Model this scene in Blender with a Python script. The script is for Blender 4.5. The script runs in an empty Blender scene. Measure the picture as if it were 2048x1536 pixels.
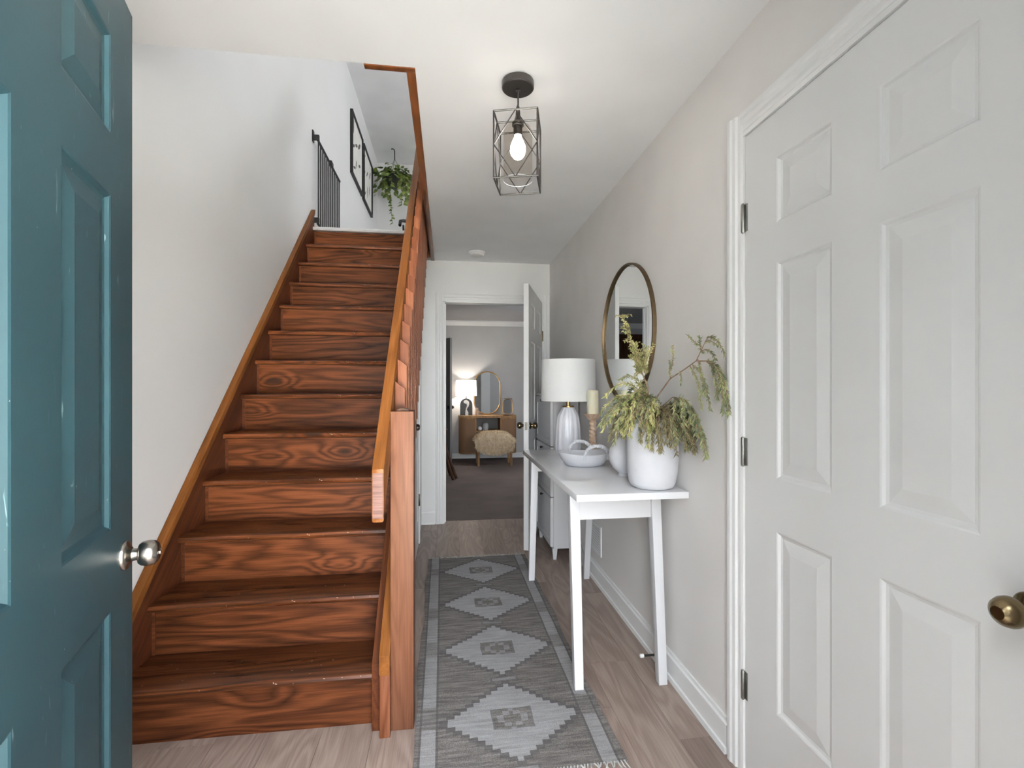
import bpy, bmesh, math, random
from mathutils import Vector, Matrix
random.seed(7)
R = math.radians
sc = bpy.context.scene
COL = sc.collection

# ------------------------------------------------------------------ camera, world, exposure
YAW = math.atan(129 / 957)
cam_d = bpy.data.cameras.new('camera'); cam = bpy.data.objects.new('camera', cam_d); COL.objects.link(cam)
cam.location = (0, 0, 1.257); cam.rotation_euler = (R(90), 0, -YAW)
cam_d.sensor_width = 36; cam_d.lens = 957 / 2048 * 36; cam_d.shift_y = 6 / 2048
cam_d.clip_start = 0.02
sc.camera = cam
w = bpy.data.worlds.new('sky'); sc.world = w; w.use_nodes = True
w.node_tree.nodes['Background'].inputs[0].default_value = (0.90, 0.95, 1.0, 1)
w.node_tree.nodes['Background'].inputs[1].default_value = 10.0
sc.view_settings.view_transform = 'Standard'; sc.view_settings.look = 'None'
sc.view_settings.exposure = 0.97; sc.view_settings.gamma = 1
sc.view_settings.use_curve_mapping = False
cy = sc.cycles
cy.max_bounces = 6; cy.diffuse_bounces = 4; cy.glossy_bounces = 3; cy.transparent_max_bounces = 12
cy.use_adaptive_sampling = True; cy.adaptive_threshold = 0.08
cy.sample_clamp_indirect = 8; cy.use_denoising = True; cy.caustics_reflective = False; cy.caustics_refractive = False
BULB_HALL = 20.0; BULB_BED = 170.0

sun_d = bpy.data.lights.new('sun', 'SUN'); sun_d.energy = 420; sun_d.angle = R(1.5); sun_d.color = (1.0, 0.97, 0.92)
sun = bpy.data.objects.new('sun', sun_d); COL.objects.link(sun)
sun.rotation_euler = Vector((0.42, -0.36, -0.83)).to_track_quat('-Z', 'Y').to_euler()

def portal(name, loc, rot, sx, sy):
    l = bpy.data.lights.new(name, 'AREA'); l.shape = 'RECTANGLE'; l.size = sx; l.size_y = sy
    l.cycles.is_portal = True
    o = bpy.data.objects.new(name, l); COL.objects.link(o); o.location = loc; o.rotation_euler = rot
    return o
portal('front_doorway_daylight', (0.035, 0.16, 1.03), (R(90), 0, 0), 0.93, 2.03)
portal('upstairs_window_daylight', (2.7, 5.7, 4.05), (0, R(90), 0), 0.9, 1.4)
portal('bedroom_window_daylight', (2.7, 6.3, 1.5), (0, R(90), 0), 0.9, 0.9)

# ------------------------------------------------------------------ materials
def srgb(r, g, b):
    f = lambda c: (c / 255 / 12.92) if c / 255 <= 0.04045 else ((c / 255 + 0.055) / 1.055) ** 2.4
    return (f(r), f(g), f(b), 1)

class G:
    def __init__(s, name):
        s.mat = bpy.data.materials.new(name); s.mat.use_nodes = True
        s.t = s.mat.node_tree; s.b = s.t.nodes['Principled BSDF']; s.out = s.t.nodes['Material Output']
    def n(s, kind, **kw):
        nd = s.t.nodes.new(kind)
        for k, v in kw.items(): setattr(nd, k, v)
        return nd
    def put(s, sock, v):
        if isinstance(v, bpy.types.NodeSocket): s.t.links.new(v, sock)
        else: sock.default_value = v
    def m(s, op, a, b=0.0, c=0.0, clamp=False):
        nd = s.n('ShaderNodeMath', operation=op); nd.use_clamp = clamp
        s.put(nd.inputs[0], a); s.put(nd.inputs[1], b); s.put(nd.inputs[2], c); return nd.outputs[0]
    def mix(s, f, a, b, blend='MIX'):
        nd = s.n('ShaderNodeMix', data_type='RGBA', blend_type=blend)
        s.put(nd.inputs[0], f); s.put(nd.inputs[6], a); s.put(nd.inputs[7], b); return nd.outputs[2]
    def obj(s): return s.n('ShaderNodeTexCoord').outputs['Object']
    def rnd(s): return s.n('ShaderNodeObjectInfo').outputs['Random']
    def sep(s, v):
        nd = s.n('ShaderNodeSeparateXYZ'); s.put(nd.inputs[0], v); return nd.outputs
    def comb(s, x, y, z):
        nd = s.n('ShaderNodeCombineXYZ')
        for i, q in enumerate((x, y, z)): s.put(nd.inputs[i], q)
        return nd.outputs[0]
    def vm(s, op, a, b):
        nd = s.n('ShaderNodeVectorMath', operation=op); s.put(nd.inputs[0], a); s.put(nd.inputs[1], b); return nd.outputs[0]
    def noise(s, v, scale, detail=3, rough=0.5, dist=0.0):
        nd = s.n('ShaderNodeTexNoise'); s.put(nd.inputs['Vector'], v)
        nd.inputs['Scale'].default_value = scale; nd.inputs['Detail'].default_value = detail
        nd.inputs['Roughness'].default_value = rough; nd.inputs['Distortion'].default_value = dist
        return nd.outputs[0]
    def vor(s, v, scale):
        nd = s.n('ShaderNodeTexVoronoi'); s.put(nd.inputs['Vector'], v); nd.inputs['Scale'].default_value = scale
        return nd.outputs['Distance']
    def ramp(s, f, stops):
        nd = s.n('ShaderNodeValToRGB'); s.put(nd.inputs[0], f); e = nd.color_ramp.elements
        while len(e) < len(stops): e.new(0.5)
        for i, (p, c) in enumerate(stops): e[i].position = p; e[i].color = c if len(c) == 4 else (*c, 1)
        return nd.outputs[0]
    def step(s, v, lo, hi):
        nd = s.n('ShaderNodeMapRange'); nd.interpolation_type = 'SMOOTHSTEP'
        s.put(nd.inputs[0], v); nd.inputs[1].default_value = lo; nd.inputs[2].default_value = hi; return nd.outputs[0]
    def bump(s, hgt, strength=0.2, dist=0.01):
        nd = s.n('ShaderNodeBump'); nd.inputs['Strength'].default_value = strength; nd.inputs['Distance'].default_value = dist
        s.put(nd.inputs['Height'], hgt); s.t.links.new(nd.outputs[0], s.b.inputs['Normal'])
    def set(s, col=None, rough=None, metal=None, **kw):
        if col is not None: s.put(s.b.inputs['Base Color'], col)
        if rough is not None: s.put(s.b.inputs['Roughness'], rough)
        if metal is not None: s.put(s.b.inputs['Metallic'], metal)
        for k, v in kw.items(): s.put(s.b.inputs[k], v)
        return s.mat

def paint(name, rgb, rough=0.6, var=0.03, bump=0.04, scale=3.0, spec=0.5):
    g = G(name); o = g.obj()
    n = g.noise(o, scale, 1, 0.6)
    c = srgb(*rgb)
    lo = tuple(x * (1 - var) for x in c[:3]) + (1,); hi = tuple(min(1, x * (1 + var)) for x in c[:3]) + (1,)
    if bump > 0.1: g.bump(g.noise(o, 120, 1), bump, 0.002)
    return g.set(g.ramp(n, [(0.3, lo), (0.7, hi)]), rough, **{'Specular IOR Level': spec})

def metal(name, rgb, rough=0.3):
    g = G(name); n = g.noise(g.obj(), 40, 3)
    c = srgb(*rgb)
    return g.set(g.ramp(n, [(0.3, tuple(x * 0.8 for x in c[:3])), (0.7, c)]), rough, 1.0)

def wood(name, dark, mid, light, axis=0, rough=0.35, knots=True, ring=42.0, worn=0.0, soft=0.0, sc_=1.0, spec=0.1):
    """pine-like: contour rings of a stretched noise, fine fibre, knots; grain runs along local `axis`."""
    g = G(name); o = g.obj(); r = g.rnd()
    x, y, z = g.sep(o)
    a = (x, y, z)[axis]; b, c = [(x, y, z)[i] for i in range(3) if i != axis]
    off = g.m('MULTIPLY', r, 57.0); kd = None
    A = g.m('ADD', g.m('MULTIPLY', a, 0.55 * sc_), off); B = g.m('ADD', g.m('MULTIPLY', b, 5.5 * sc_), off); C = g.m('MULTIPLY', c, 5.5 * sc_)
    P = g.comb(A, B, C)
    n = g.noise(P, 1.0, 3, 0.5, 0.25)
    if knots:
        kv = g.comb(g.m('ADD', g.m('MULTIPLY', a, 1.7), off), g.m('ADD', g.m('MULTIPLY', b, 3.6), off), g.m('MULTIPLY', c, 3.6))
        kd = g.vor(kv, 1.0)
        kr = g.m('SUBTRACT', 1.0, g.step(kd, 0.0, 0.33))
        n = g.m('ADD', n, g.m('MULTIPLY', kr, 0.22))
    rings = g.m('POWER', g.m('MULTIPLY_ADD', g.m('SINE', g.m('MULTIPLY', n, ring * 1.9)), 0.5, 0.5), 0.55)
    fib = g.noise(g.comb(g.m('ADD', g.m('MULTIPLY', a, 5.0), off), g.m('MULTIPLY', b, 190.0), g.m('MULTIPLY', c, 190.0)), 1.0, 3, 0.6)
    blot = g.noise(g.comb(g.m('ADD', g.m('MULTIPLY', a, 1.6), off), g.m('MULTIPLY', b, 22.0), g.m('MULTIPLY', c, 22.0)), 1.0, 3, 0.6)
    f = g.m('ADD', g.m('MULTIPLY', rings, 0.24 * (1 - soft)), g.m('MULTIPLY', fib, 0.44))
    f = g.m('ADD', f, g.m('MULTIPLY', blot, 0.4))
    f = g.m('ADD', f, g.m('MULTIPLY', g.m('SUBTRACT', r, 0.5), 0.16))
    if soft: f = g.m('ADD', f, 0.2 * soft)
    col = g.ramp(f, [(0.3, srgb(*dark)), (0.58, srgb(*mid)), (0.85, srgb(*light))])
    if knots:
        k = g.m('SUBTRACT', 1.0, g.step(kd, 0.05, 0.11))
        col = g.mix(g.m('MULTIPLY', k, 0.8), col, srgb(38, 24, 18))
    if worn:
        ch = g.step(g.noise(g.comb(g.m('MULTIPLY', x, 60), g.m('MULTIPLY', y, 60), g.m('MULTIPLY', z, 60)), 1.0, 2), 0.73, 0.76)
        col = g.mix(g.m('MULTIPLY', ch, worn), col, srgb(205, 175, 150))
    return g.set(col, g.m('MULTIPLY_ADD', blot, 0.18, rough - 0.09), **{'Specular IOR Level': spec})

M = {}
M['blocker'] = paint('dark_grey_blocker_paint', (74, 76, 78), 0.9, 0.1)
M['wall'] = paint('warm_grey_wall_paint', (232, 229, 226), 0.55)
M['wall_l'] = paint('pale_grey_stair_wall_paint', (230, 229, 227), 0.5, 0.02, 0.06, 1.3)
M['ceil'] = paint('ceiling_paint', (245, 245, 245), 0.8)
M['trim'] = paint('white_trim_paint', (238, 238, 237), 0.35, 0.02, 0.02)
M['door'] = paint('white_door_paint', (230, 230, 229), 0.38, 0.015, 0.02)
M['lacq'] = paint('white_lacquer', (224, 224, 226), 0.05, 0.01, 0.0)
M['white'] = paint('white_furniture_paint', (214, 214, 216), 0.35, 0.01, 0.01)
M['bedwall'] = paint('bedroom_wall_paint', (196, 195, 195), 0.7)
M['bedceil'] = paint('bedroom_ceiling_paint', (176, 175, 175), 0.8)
M['grey_doorshade'] = paint('grey_paint_and_door_shade', (128, 126, 124), 0.5)  # puts the dimness on the bedroom leaf into colour; also vent and vanity backs
M['nickel'] = metal('brushed_nickel', (176, 170, 162), 0.24)
M['bronze'] = metal('antique_brass', (128, 112, 84), 0.26)
M['gold'] = metal('gold_metal', (190, 150, 95), 0.3)
M['brassframe'] = metal('aged_brass_frame', (118, 100, 76), 0.5)
M['chrome'] = metal('steel_hinge', (165, 165, 160), 0.35)
M['black'] = paint('black_metal', (22, 21, 21), 0.45, 0.1)
M['dkbronze'] = paint('oil_rubbed_bronze', (30, 27, 25), 0.4, 0.1)
M['stair'] = wood('stained_pine_x', (31, 16, 9), (73, 39, 21), (110, 63, 36), 0, 0.44)
M['tread'] = wood('stained_pine_tread', (33, 17, 9), (75, 40, 20), (110, 63, 34), 0, 0.3, worn=0.6, spec=0.3)
M['skirtw'] = wood('stained_pine_slope', (44, 22, 13), (76, 41, 24), (100, 58, 35), 0, 0.35, soft=0.4)
M['postz'] = wood('pine_post', (66, 41, 28), (88, 56, 40), (107, 72, 54), 2, 0.45, False, 46, soft=0.5)
M['balz'] = wood('pine_baluster', (66, 37, 23), (93, 54, 35), (122, 78, 55), 2, 0.45, False, 30, soft=0.2)
M['railx'] = wood('honey_pine_rail', (74, 42, 18), (102, 62, 28), (126, 80, 41), 0, 0.35, False, 26, soft=0.3)
M['fascia'] = wood('brown_trim', (50, 27, 15), (77, 44, 23), (97, 58, 32), 1, 0.35, False, 26, soft=0.4)
M['oak'] = wood('oak_vanity', (120, 88, 58), (158, 122, 86), (182, 148, 112), 2, 0.5, False, 30, soft=0.3)
M['darkwood'] = wood('dark_walnut', (40, 24, 16), (72, 46, 31), (98, 66, 46), 2, 0.4, False, 30)
M['endgrain'] = wood('pine_end_grain', (82, 62, 58), (104, 80, 74), (124, 98, 92), 0, 0.6, False, 60, sc_=3.0)

# floor planks: grey-brown vinyl, grain along local Y
g = G('grey_brown_vinyl_plank'); o = g.obj(); r = g.rnd(); x, y, z = g.sep(o); off = g.m('MULTIPLY', r, 41.0)
n = g.noise(g.comb(g.m('ADD', g.m('MULTIPLY', x, 7), off), g.m('ADD', g.m('MULTIPLY', y, 1.1), off), 0.0), 1.0, 2, 0.4, 0.6)
rg = g.m('MULTIPLY_ADD', g.m('SINE', g.m('MULTIPLY', n, 62)), 0.5, 0.5)
fb = g.noise(g.comb(g.m('MULTIPLY', x, 170), g.m('ADD', g.m('MULTIPLY', y, 6), off), 0.0), 1.0, 3, 0.6)
f = g.m('ADD', g.m('MULTIPLY', rg, 0.2), g.m('ADD', g.m('MULTIPLY', fb, 0.6), g.m('MULTIPLY', g.m('SUBTRACT', r, 0.5), 0.22)))
M['plank'] = g.set(g.ramp(f, [(0.1, srgb(118, 101, 93)), (0.45, srgb(150, 132, 122)), (0.85, srgb(180, 164, 153))]), g.m('MULTIPLY_ADD', fb, 0.2, 0.32))

# teal door paint with scuffs
g = G('teal_door_paint'); o = g.obj(); n = g.noise(o, 2.2, 4, 0.6)
sc1 = g.noise(g.vm('MULTIPLY', o, (60, 60, 9)), 1.0, 2, 0.5, 1.5)
scu = g.step(sc1, 0.70, 0.77)
sp = g.step(g.noise(o, 120, 1), 0.80, 0.83)
base = g.ramp(n, [(0.3, srgb(24, 44, 50)), (0.7, srgb(30, 53, 59))])
col = g.mix(g.m('MULTIPLY', scu, 0.4), base, srgb(135, 160, 162)); col = g.mix(g.m('MULTIPLY', sp, 0.5), col, srgb(200, 205, 200))
g.bump(g.noise(o, 150, 2), 0.03, 0.002)
M['teal'] = g.set(col, 0.4, **{'Specular IOR Level': 0.3})

# ceramics
g = G('chalky_white_ceramic'); o = g.obj()
pit = g.step(g.noise(o, 55, 3, 0.6), 0.68, 0.74)
col = g.mix(g.m('MULTIPLY', pit, 0.35), g.ramp(g.noise(o, 6, 4), [(0.3, srgb(198, 199, 204)), (0.7, srgb(213, 213, 217))]), srgb(170, 168, 166))
g.bump(g.m('SUBTRACT', g.noise(o, 38, 4, 0.6), g.m('MULTIPLY', pit, 0.5)), 0.18, 0.004)
M['ceramic'] = g.set(col, 0.62)
g = G('glazed_white_ceramic'); o = g.obj()
M['glaze'] = g.set(g.ramp(g.noise(o, 9, 3), [(0.3, srgb(222, 223, 230)), (0.7, srgb(238, 238, 243))]), 0.25)
g = G('linen_lamp_shade'); o = g.obj(); x, y, z = g.sep(o)
wv = g.noise(g.vm('MULTIPLY', o, (300, 300, 600)), 1.0, 2)
g.bump(wv, 0.1, 0.001)
M['shade'] = g.set(g.ramp(wv, [(0.2, srgb(226, 226, 224)), (0.8, srgb(238, 238, 236))]), 0.85)
g = G('lit_lamp_shade'); t = g.n('ShaderNodeBsdfTranslucent'); t.inputs[0].default_value = (0.95, 0.93, 0.9, 1)
d = g.n('ShaderNodeBsdfDiffuse'); g.put(d.inputs[0], g.ramp(g.noise(g.obj(), 80, 2), [(0.3, srgb(228, 226, 222)), (0.7, srgb(240, 238, 234))]))
ms = g.n('ShaderNodeMixShader'); ms.inputs[0].default_value = 0.5
g.t.links.new(d.outputs[0], ms.inputs[1]); g.t.links.new(t.outputs[0], ms.inputs[2]); g.t.links.new(ms.outputs[0], g.out.inputs[0])
M['litshade'] = g.mat
def emis(name, rgb, s):
    g = G(name); n = g.noise(g.obj(), 20, 1)
    e = g.n('ShaderNodeEmission'); g.put(e.inputs[0], g.ramp(n, [(0.0, rgb), (1.0, rgb)])); e.inputs[1].default_value = s
    g.t.links.new(e.outputs[0], g.out.inputs[0]); return g.mat
M['bulb'] = emis('lit_bulb', (1.0, 0.94, 0.87), BULB_HALL)
M['bulb2'] = emis('lit_bedroom_bulb', (1.0, 0.9, 0.78), BULB_BED)
# clear smoky thin glass
g = G('smoky_thin_glass'); tr = g.n('ShaderNodeBsdfTransparent'); g.put(tr.inputs[0], g.ramp(g.noise(g.obj(), 30, 2), [(0.2, (0.84, 0.81, 0.77, 1)), (0.8, (0.91, 0.89, 0.86, 1))]))
gl = g.n('ShaderNodeBsdfGlossy'); gl.inputs['Roughness'].default_value = 0.05
lw = g.n('ShaderNodeLayerWeight'); lw.inputs[0].default_value = 0.25; frs = g.m('MULTIPLY', g.m('POWER', lw.outputs['Facing'], 3.0), 0.35)
ms = g.n('ShaderNodeMixShader'); g.t.links.new(frs, ms.inputs[0]); g.t.links.new(tr.outputs[0], ms.inputs[1]); g.t.links.new(gl.outputs[0], ms.inputs[2]); g.t.links.new(ms.outputs[0], g.out.inputs[0])
M['glass'] = g.mat
g = G('mirror_glass'); M['mirror'] = g.set(g.ramp(g.noise(g.obj(), 3, 1), [(0.2, (0.86, 0.87, 0.87, 1)), (0.8, (0.88, 0.89, 0.89, 1))]), 0.015, 1.0)
g = G('candle_wax'); M['wax'] = g.set(g.ramp(g.noise(g.obj(), 12, 3), [(0.3, srgb(232, 226, 196)), (0.7, srgb(243, 238, 214))]), 0.45, **{'Subsurface Weight': 0.25, 'Subsurface Radius': (0.02, 0.015, 0.008)})
g = G('whitewashed_turned_wood'); o = g.obj()
M['wash'] = g.set(g.ramp(g.noise(g.vm('MULTIPLY', o, (60, 60, 12)), 1.0, 3), [(0.25, srgb(168, 138, 114)), (0.75, srgb(212, 190, 168))]), 0.6)
def leafmat(name, a, b, rough=0.5, sc_=25):
    g = G(name); n = g.noise(g.obj(), sc_, 3)
    g.b.inputs['Subsurface Weight'].default_value = 0.0
    return g.set(g.ramp(n, [(0.35, srgb(*a)), (0.65, srgb(*b))]), rough)
M['fern'] = leafmat('faded_green_foliage', (84, 98, 66), (172, 176, 126), 0.6)
M['fernlt'] = leafmat('yellow_green_foliage', (122, 130, 72), (204, 198, 136), 0.6)
M['ferndk'] = leafmat('olive_brown_foliage', (92, 88, 60), (150, 140, 98), 0.6)
M['twig'] = leafmat('brown_twig', (112, 88, 72), (150, 124, 104), 0.7, 60)
M['pothos'] = leafmat('variegated_green_leaf', (52, 84, 30), (150, 166, 84), 0.4, 14)
M['potdark'] = paint('dark_green_pot', (34, 44, 34), 0.6)
g = G('cream_sheepskin'); M['fur'] = g.set(g.ramp(g.noise(g.obj(), 25, 3), [(0.3, srgb(208, 186, 154)), (0.7, srgb(236, 218, 190))]), 0.9)
g = G('taupe_carpet'); o = g.obj(); n = g.noise(o, 240, 2, 0.7); n2 = g.noise(o, 2.0, 3)
g.bump(n, 0.9, 0.01)
M['carpet'] = g.set(g.ramp(g.m('ADD', g.m('MULTIPLY', n, 0.6), g.m('MULTIPLY', n2, 0.4)), [(0.3, srgb(96, 84, 80)), (0.7, srgb(146, 130, 124))]), 0.95)
g = G('woven_cane'); o = g.obj(); x, y, z = g.sep(o)
cv = g.m('MULTIPLY', g.m('SINE', g.m('MULTIPLY', x, 520)), g.m('SINE', g.m('MULTIPLY', z, 520)))
M['cane'] = g.set(g.ramp(cv, [(0.2, srgb(126, 94, 66)), (0.8, srgb(164, 128, 94))]), 0.65)
g = G('concrete_porch'); M['porch'] = g.set(g.ramp(g.noise(g.obj(), 8, 4), [(0.3, srgb(170, 168, 162)), (0.7, srgb(190, 188, 182))]), 0.85)
g = G('paper_print'); M['paper'] = g.set(g.ramp(g.noise(g.obj(), 5, 3), [(0.3, srgb(222, 219, 212)), (0.7, srgb(234, 232, 226))]), 0.7)
g = G('print_ink'); M['ink'] = g.set(g.ramp(g.noise(g.obj(), 40, 3), [(0.3, srgb(70, 68, 66)), (0.7, srgb(120, 116, 110))]), 0.8)
g = G('ceiling_device_plastic'); M['plastic'] = g.set(g.ramp(g.noise(g.obj(), 5, 2), [(0.3, srgb(228, 228, 226)), (0.7, srgb(236, 236, 234))]), 0.45)
g = G('grey_cable'); M['cable'] = g.set(g.ramp(g.noise(g.obj(), 9, 2), [(0.3, srgb(150, 150, 152)), (0.7, srgb(176, 176, 178))]), 0.5)

# runner rug: stepped diamonds on streaked grey
g = G('woven_diamond_runner'); o = g.obj(); x, y, z = g.sep(o)
wob = g.m('MULTIPLY', g.m('SUBTRACT', g.noise(o, 9, 2), 0.5), 0.02)
xa = g.m('ABSOLUTE', g.m('ADD', x, g.m('SUBTRACT', wob, 0.008))); yy = g.m('ADD', y, wob)
per = 0.492
yc = g.m('ABSOLUTE', g.m('SUBTRACT', g.m('MODULO', g.m('ADD', yy, per * 10 + per * 0.5 - 0.26), per), per * 0.5))
yq = g.m('MULTIPLY', g.m('FLOOR', g.m('DIVIDE', yc, 0.021)), 0.021)
D = g.m('ADD', g.m('DIVIDE', xa, 0.242), g.m('DIVIDE', yq, 0.198))
streak = g.noise(g.comb(g.m('MULTIPLY', x, 7), g.m('MULTIPLY', y, 75), 0.0), 1.0, 4, 0.65)
grain = g.noise(o, 330, 2, 0.7)
tx = g.m('ADD', g.m('MULTIPLY_ADD', streak, 0.7, -0.09), g.m('MULTIPLY', grain, 0.6))
base = g.ramp(tx, [(0.34, srgb(66, 63, 62)), (0.55, srgb(106, 101, 98)), (0.76, srgb(146, 141, 138))])
light = g.ramp(tx, [(0.3, srgb(114, 113, 114)), (0.72, srgb(164, 163, 164))])
dark = g.ramp(tx, [(0.32, srgb(62, 60, 60)), (0.7, srgb(104, 101, 100))])
inD = g.m('LESS_THAN', D, 1.0); ring = g.m('LESS_THAN', D, 1.13)
col = g.mix(g.m('MULTIPLY', ring, 0.9), base, dark); col = g.mix(inD, col, light)
rect = g.m('MULTIPLY', g.m('LESS_THAN', xa, 0.078), g.m('LESS_THAN', yc, 0.056))
rect2 = g.m('MULTIPLY', g.m('LESS_THAN', xa, 0.072), g.m('LESS_THAN', yc, 0.050))
col = g.mix(g.m('MULTIPLY', rect, 0.75), col, dark); col = g.mix(rect2, col, base)
D2 = g.m('ADD', g.m('DIVIDE', xa, 0.058), g.m('DIVIDE', yq, 0.05))
col = g.mix(g.m('MULTIPLY', g.m('MULTIPLY', g.m('LESS_THAN', D2, 1.0), g.m('GREATER_THAN', D2, 0.55)), 0.6), col, light)
mo = g.m('MULTIPLY', g.m('MULTIPLY', g.m('LESS_THAN', xa, 0.06), g.m('GREATER_THAN', xa, 0.0)), g.m('GREATER_THAN', yc, per * 0.5 - 0.016))
mo2 = g.m('MULTIPLY', g.m('LESS_THAN', xa, 0.05), g.m('GREATER_THAN', yc, per * 0.5 - 0.009))
col = g.mix(g.m('MULTIPLY', mo, 0.6), col, dark); col = g.mix(g.m('MULTIPLY', mo2, 0.5), col, light)
xx = g.m('ABSOLUTE', x)
bd = g.m('MULTIPLY', g.m('GREATER_THAN', xx, 0.268), g.m('LESS_THAN', xx, 0.336))
bd2 = g.m('MULTIPLY', g.m('GREATER_THAN', xx, 0.277), g.m('LESS_THAN', xx, 0.328))
col = g.mix(g.m('MULTIPLY', bd, 0.9), col, dark)
blk = g.noise(g.comb(0.0, g.m('MULTIPLY', g.m('FLOOR', g.m('DIVIDE', yy, 0.12)), 7.3), 0.0), 1.0, 0)
col = g.mix(bd2, col, g.mix(g.m('MULTIPLY_ADD', g.step(blk, 0.34, 0.46), 0.75, 0.1), base, light))
g.bump(tx, 0.7, 0.006)
M['rug'] = g.set(col, 0.95)
g = G('rug_fringe_yarn'); M['fringe'] = g.set(g.ramp(g.noise(g.obj(), 60, 2), [(0.3, srgb(150, 148, 146)), (0.7, srgb(190, 188, 184))]), 0.9)

# ------------------------------------------------------------------ geometry helpers
class MB:
    def __init__(s): s.v = []; s.f = []
    def add(s, vs, fs):
        k = len(s.v); s.v += [tuple(q) for q in vs]; s.f += [tuple(i + k for i in q) for q in fs]; return s
    def box(s, x0, x1, y0, y1, z0, z1):
        return s.add([(x0, y0, z0), (x1, y0, z0), (x1, y1, z0), (x0, y1, z0), (x0, y0, z1), (x1, y0, z1), (x1, y1, z1), (x0, y1, z1)],
                     [(3, 2, 1, 0), (4, 5, 6, 7), (0, 1, 5, 4), (1, 2, 6, 5), (2, 3, 7, 6), (3, 0, 4, 7)])
    def prism(s, poly, a0, a1, axis='x'):
        """polygon in the two other axes (in xyz order), extruded along axis."""
        def P(u, v, a):
            return (a, u, v) if axis == 'x' else (u, a, v) if axis == 'y' else (u, v, a)
        n = len(poly)
        vs = [P(u, v, a0) for u, v in poly] + [P(u, v, a1) for u, v in poly]
        fs = [tuple(range(n)), tuple(range(2 * n - 1, n - 1, -1))] + [((i + 1) % n, i, n + i, n + (i + 1) % n) for i in range(n)]
        return s.add(vs, fs)
    def tube(s, pts, rad, seg=8, closed=False):
        pts = [Vector(p) for p in pts]; n = len(pts)
        rads = rad if isinstance(rad, (list, tuple)) else [rad] * n
        up = Vector((0.02, 0.03, 1)); base = len(s.v); last = None
        for i, p in enumerate(pts):
            a = pts[(i - 1) % n] if (i > 0 or closed) else p
            b = pts[(i + 1) % n] if (i < n - 1 or closed) else p
            t = (b - a).normalized()
            if last is None:
                u = t.cross(up)
                if u.length < 1e-3: u = t.cross(Vector((1, 0, 0)))
            else: u = last - t * last.dot(t)
            u.normalize(); last = u; v = t.cross(u)
            for j in range(seg):
                th = 2 * math.pi * j / seg
                s.v.append(tuple(p + (u * math.cos(th) + v * math.sin(th)) * rads[i]))
        for i in range(n if closed else n - 1):
            i2 = (i + 1) % n
            for j in range(seg):
                j2 = (j + 1) % seg
                s.f.append((base + i * seg + j, base + i * seg + j2, base + i2 * seg + j2, base + i2 * seg + j))
        if not closed:
            s.f.append(tuple(base + j for j in range(seg - 1, -1, -1))); s.f.append(tuple(base + (n - 1) * seg + j for j in range(seg)))
        return s
    def lathe(s, prof, seg=32, cx=0, cy_=0, axis='z', fn=None, cap=True):
        """prof: list of (radius, height). fn(th, r, h) -> r modifies radius."""
        base = len(s.v); n = len(prof)
        for r, hh in prof:
            for j in range(seg):
                th = 2 * math.pi * j / seg; rr = fn(th, r, hh) if fn else r
                a, b = rr * math.cos(th), rr * math.sin(th)
                s.v.append((cx + a, cy_ + b, hh) if axis == 'z' else (cx + a, hh, cy_ + b) if axis == 'y' else (hh, cx + a, cy_ + b))
        for i in range(n - 1):
            for j in range(seg):
                j2 = (j + 1) % seg
                s.f.append((base + i * seg + j, base + i * seg + j2, base + (i + 1) * seg + j2, base + (i + 1) * seg + j))
        if cap:
            s.f.append(tuple(base + j for j in range(seg - 1, -1, -1))); s.f.append(tuple(base + (n - 1) * seg + j for j in range(seg)))
        return s

def link(name, me, parent=None, loc=None, rot=None):
    o = bpy.data.objects.new(name, me); COL.objects.link(o)
    if parent is not None: o.parent = parent
    if loc is not None: o.location = loc
    if rot is not None: o.rotation_euler = rot
    return o

def mk(name, mb, mat, parent=None, loc=None, rot=None, smooth=None, bevel=0.0, label=None, seg=2):
    me = bpy.data.meshes.new(name); bm = bmesh.new()
    vs = [bm.verts.new(v) for v in mb.v]
    for f in mb.f:
        try: bm.faces.new([vs[i] for i in f])
        except ValueError: pass
    bmesh.ops.recalc_face_normals(bm, faces=bm.faces)
    if bevel:
        es = [e for e in bm.edges if len(e.link_faces) == 2 and e.calc_face_angle(0) > R(30)]
        bmesh.ops.bevel(bm, geom=es, offset=bevel, segments=seg, profile=0.6, affect='EDGES', clamp_overlap=True)
    bm.to_mesh(me); bm.free()
    if smooth or bevel:
        for p in me.polygons: p.use_smooth = True
        me.set_sharp_from_angle(angle=R(smooth or 35))
    me.materials.append(M[mat])
    o = link(name, me, parent, loc, rot)
    if label: o['label'] = label
    return o

def tag(o, label, cat, group=None, kind=None):
    o['label'] = label; o['category'] = cat
    if group: o['group'] = group
    if kind: o['kind'] = kind
    return o
def thing(name, label, cat, loc=(0, 0, 0), rz=0.0, group=None, kind=None):
    o = bpy.data.objects.new(name, None); COL.objects.link(o); o.empty_display_size = 0.05
    o.location = loc; o.rotation_euler = (0, 0, rz)
    return tag(o, label, cat, group, kind)
def struct(name, mb, mat, label, cat, **kw):
    return tag(mk(name, mb, mat, **kw), label, cat, kind='structure')

# ------------------------------------------------------------------ levels
CE = 2.42; UF = 2.639; UC = 5.08; XW = 0.96; XL = -1.18; YF = 4.45; RISE = 0.203; GO = 0.2092
def nose_y(n): return 1.82 + (n - 1) * GO
def nose_z(y): return RISE + (y - 1.82) * RISE / GO

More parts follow.
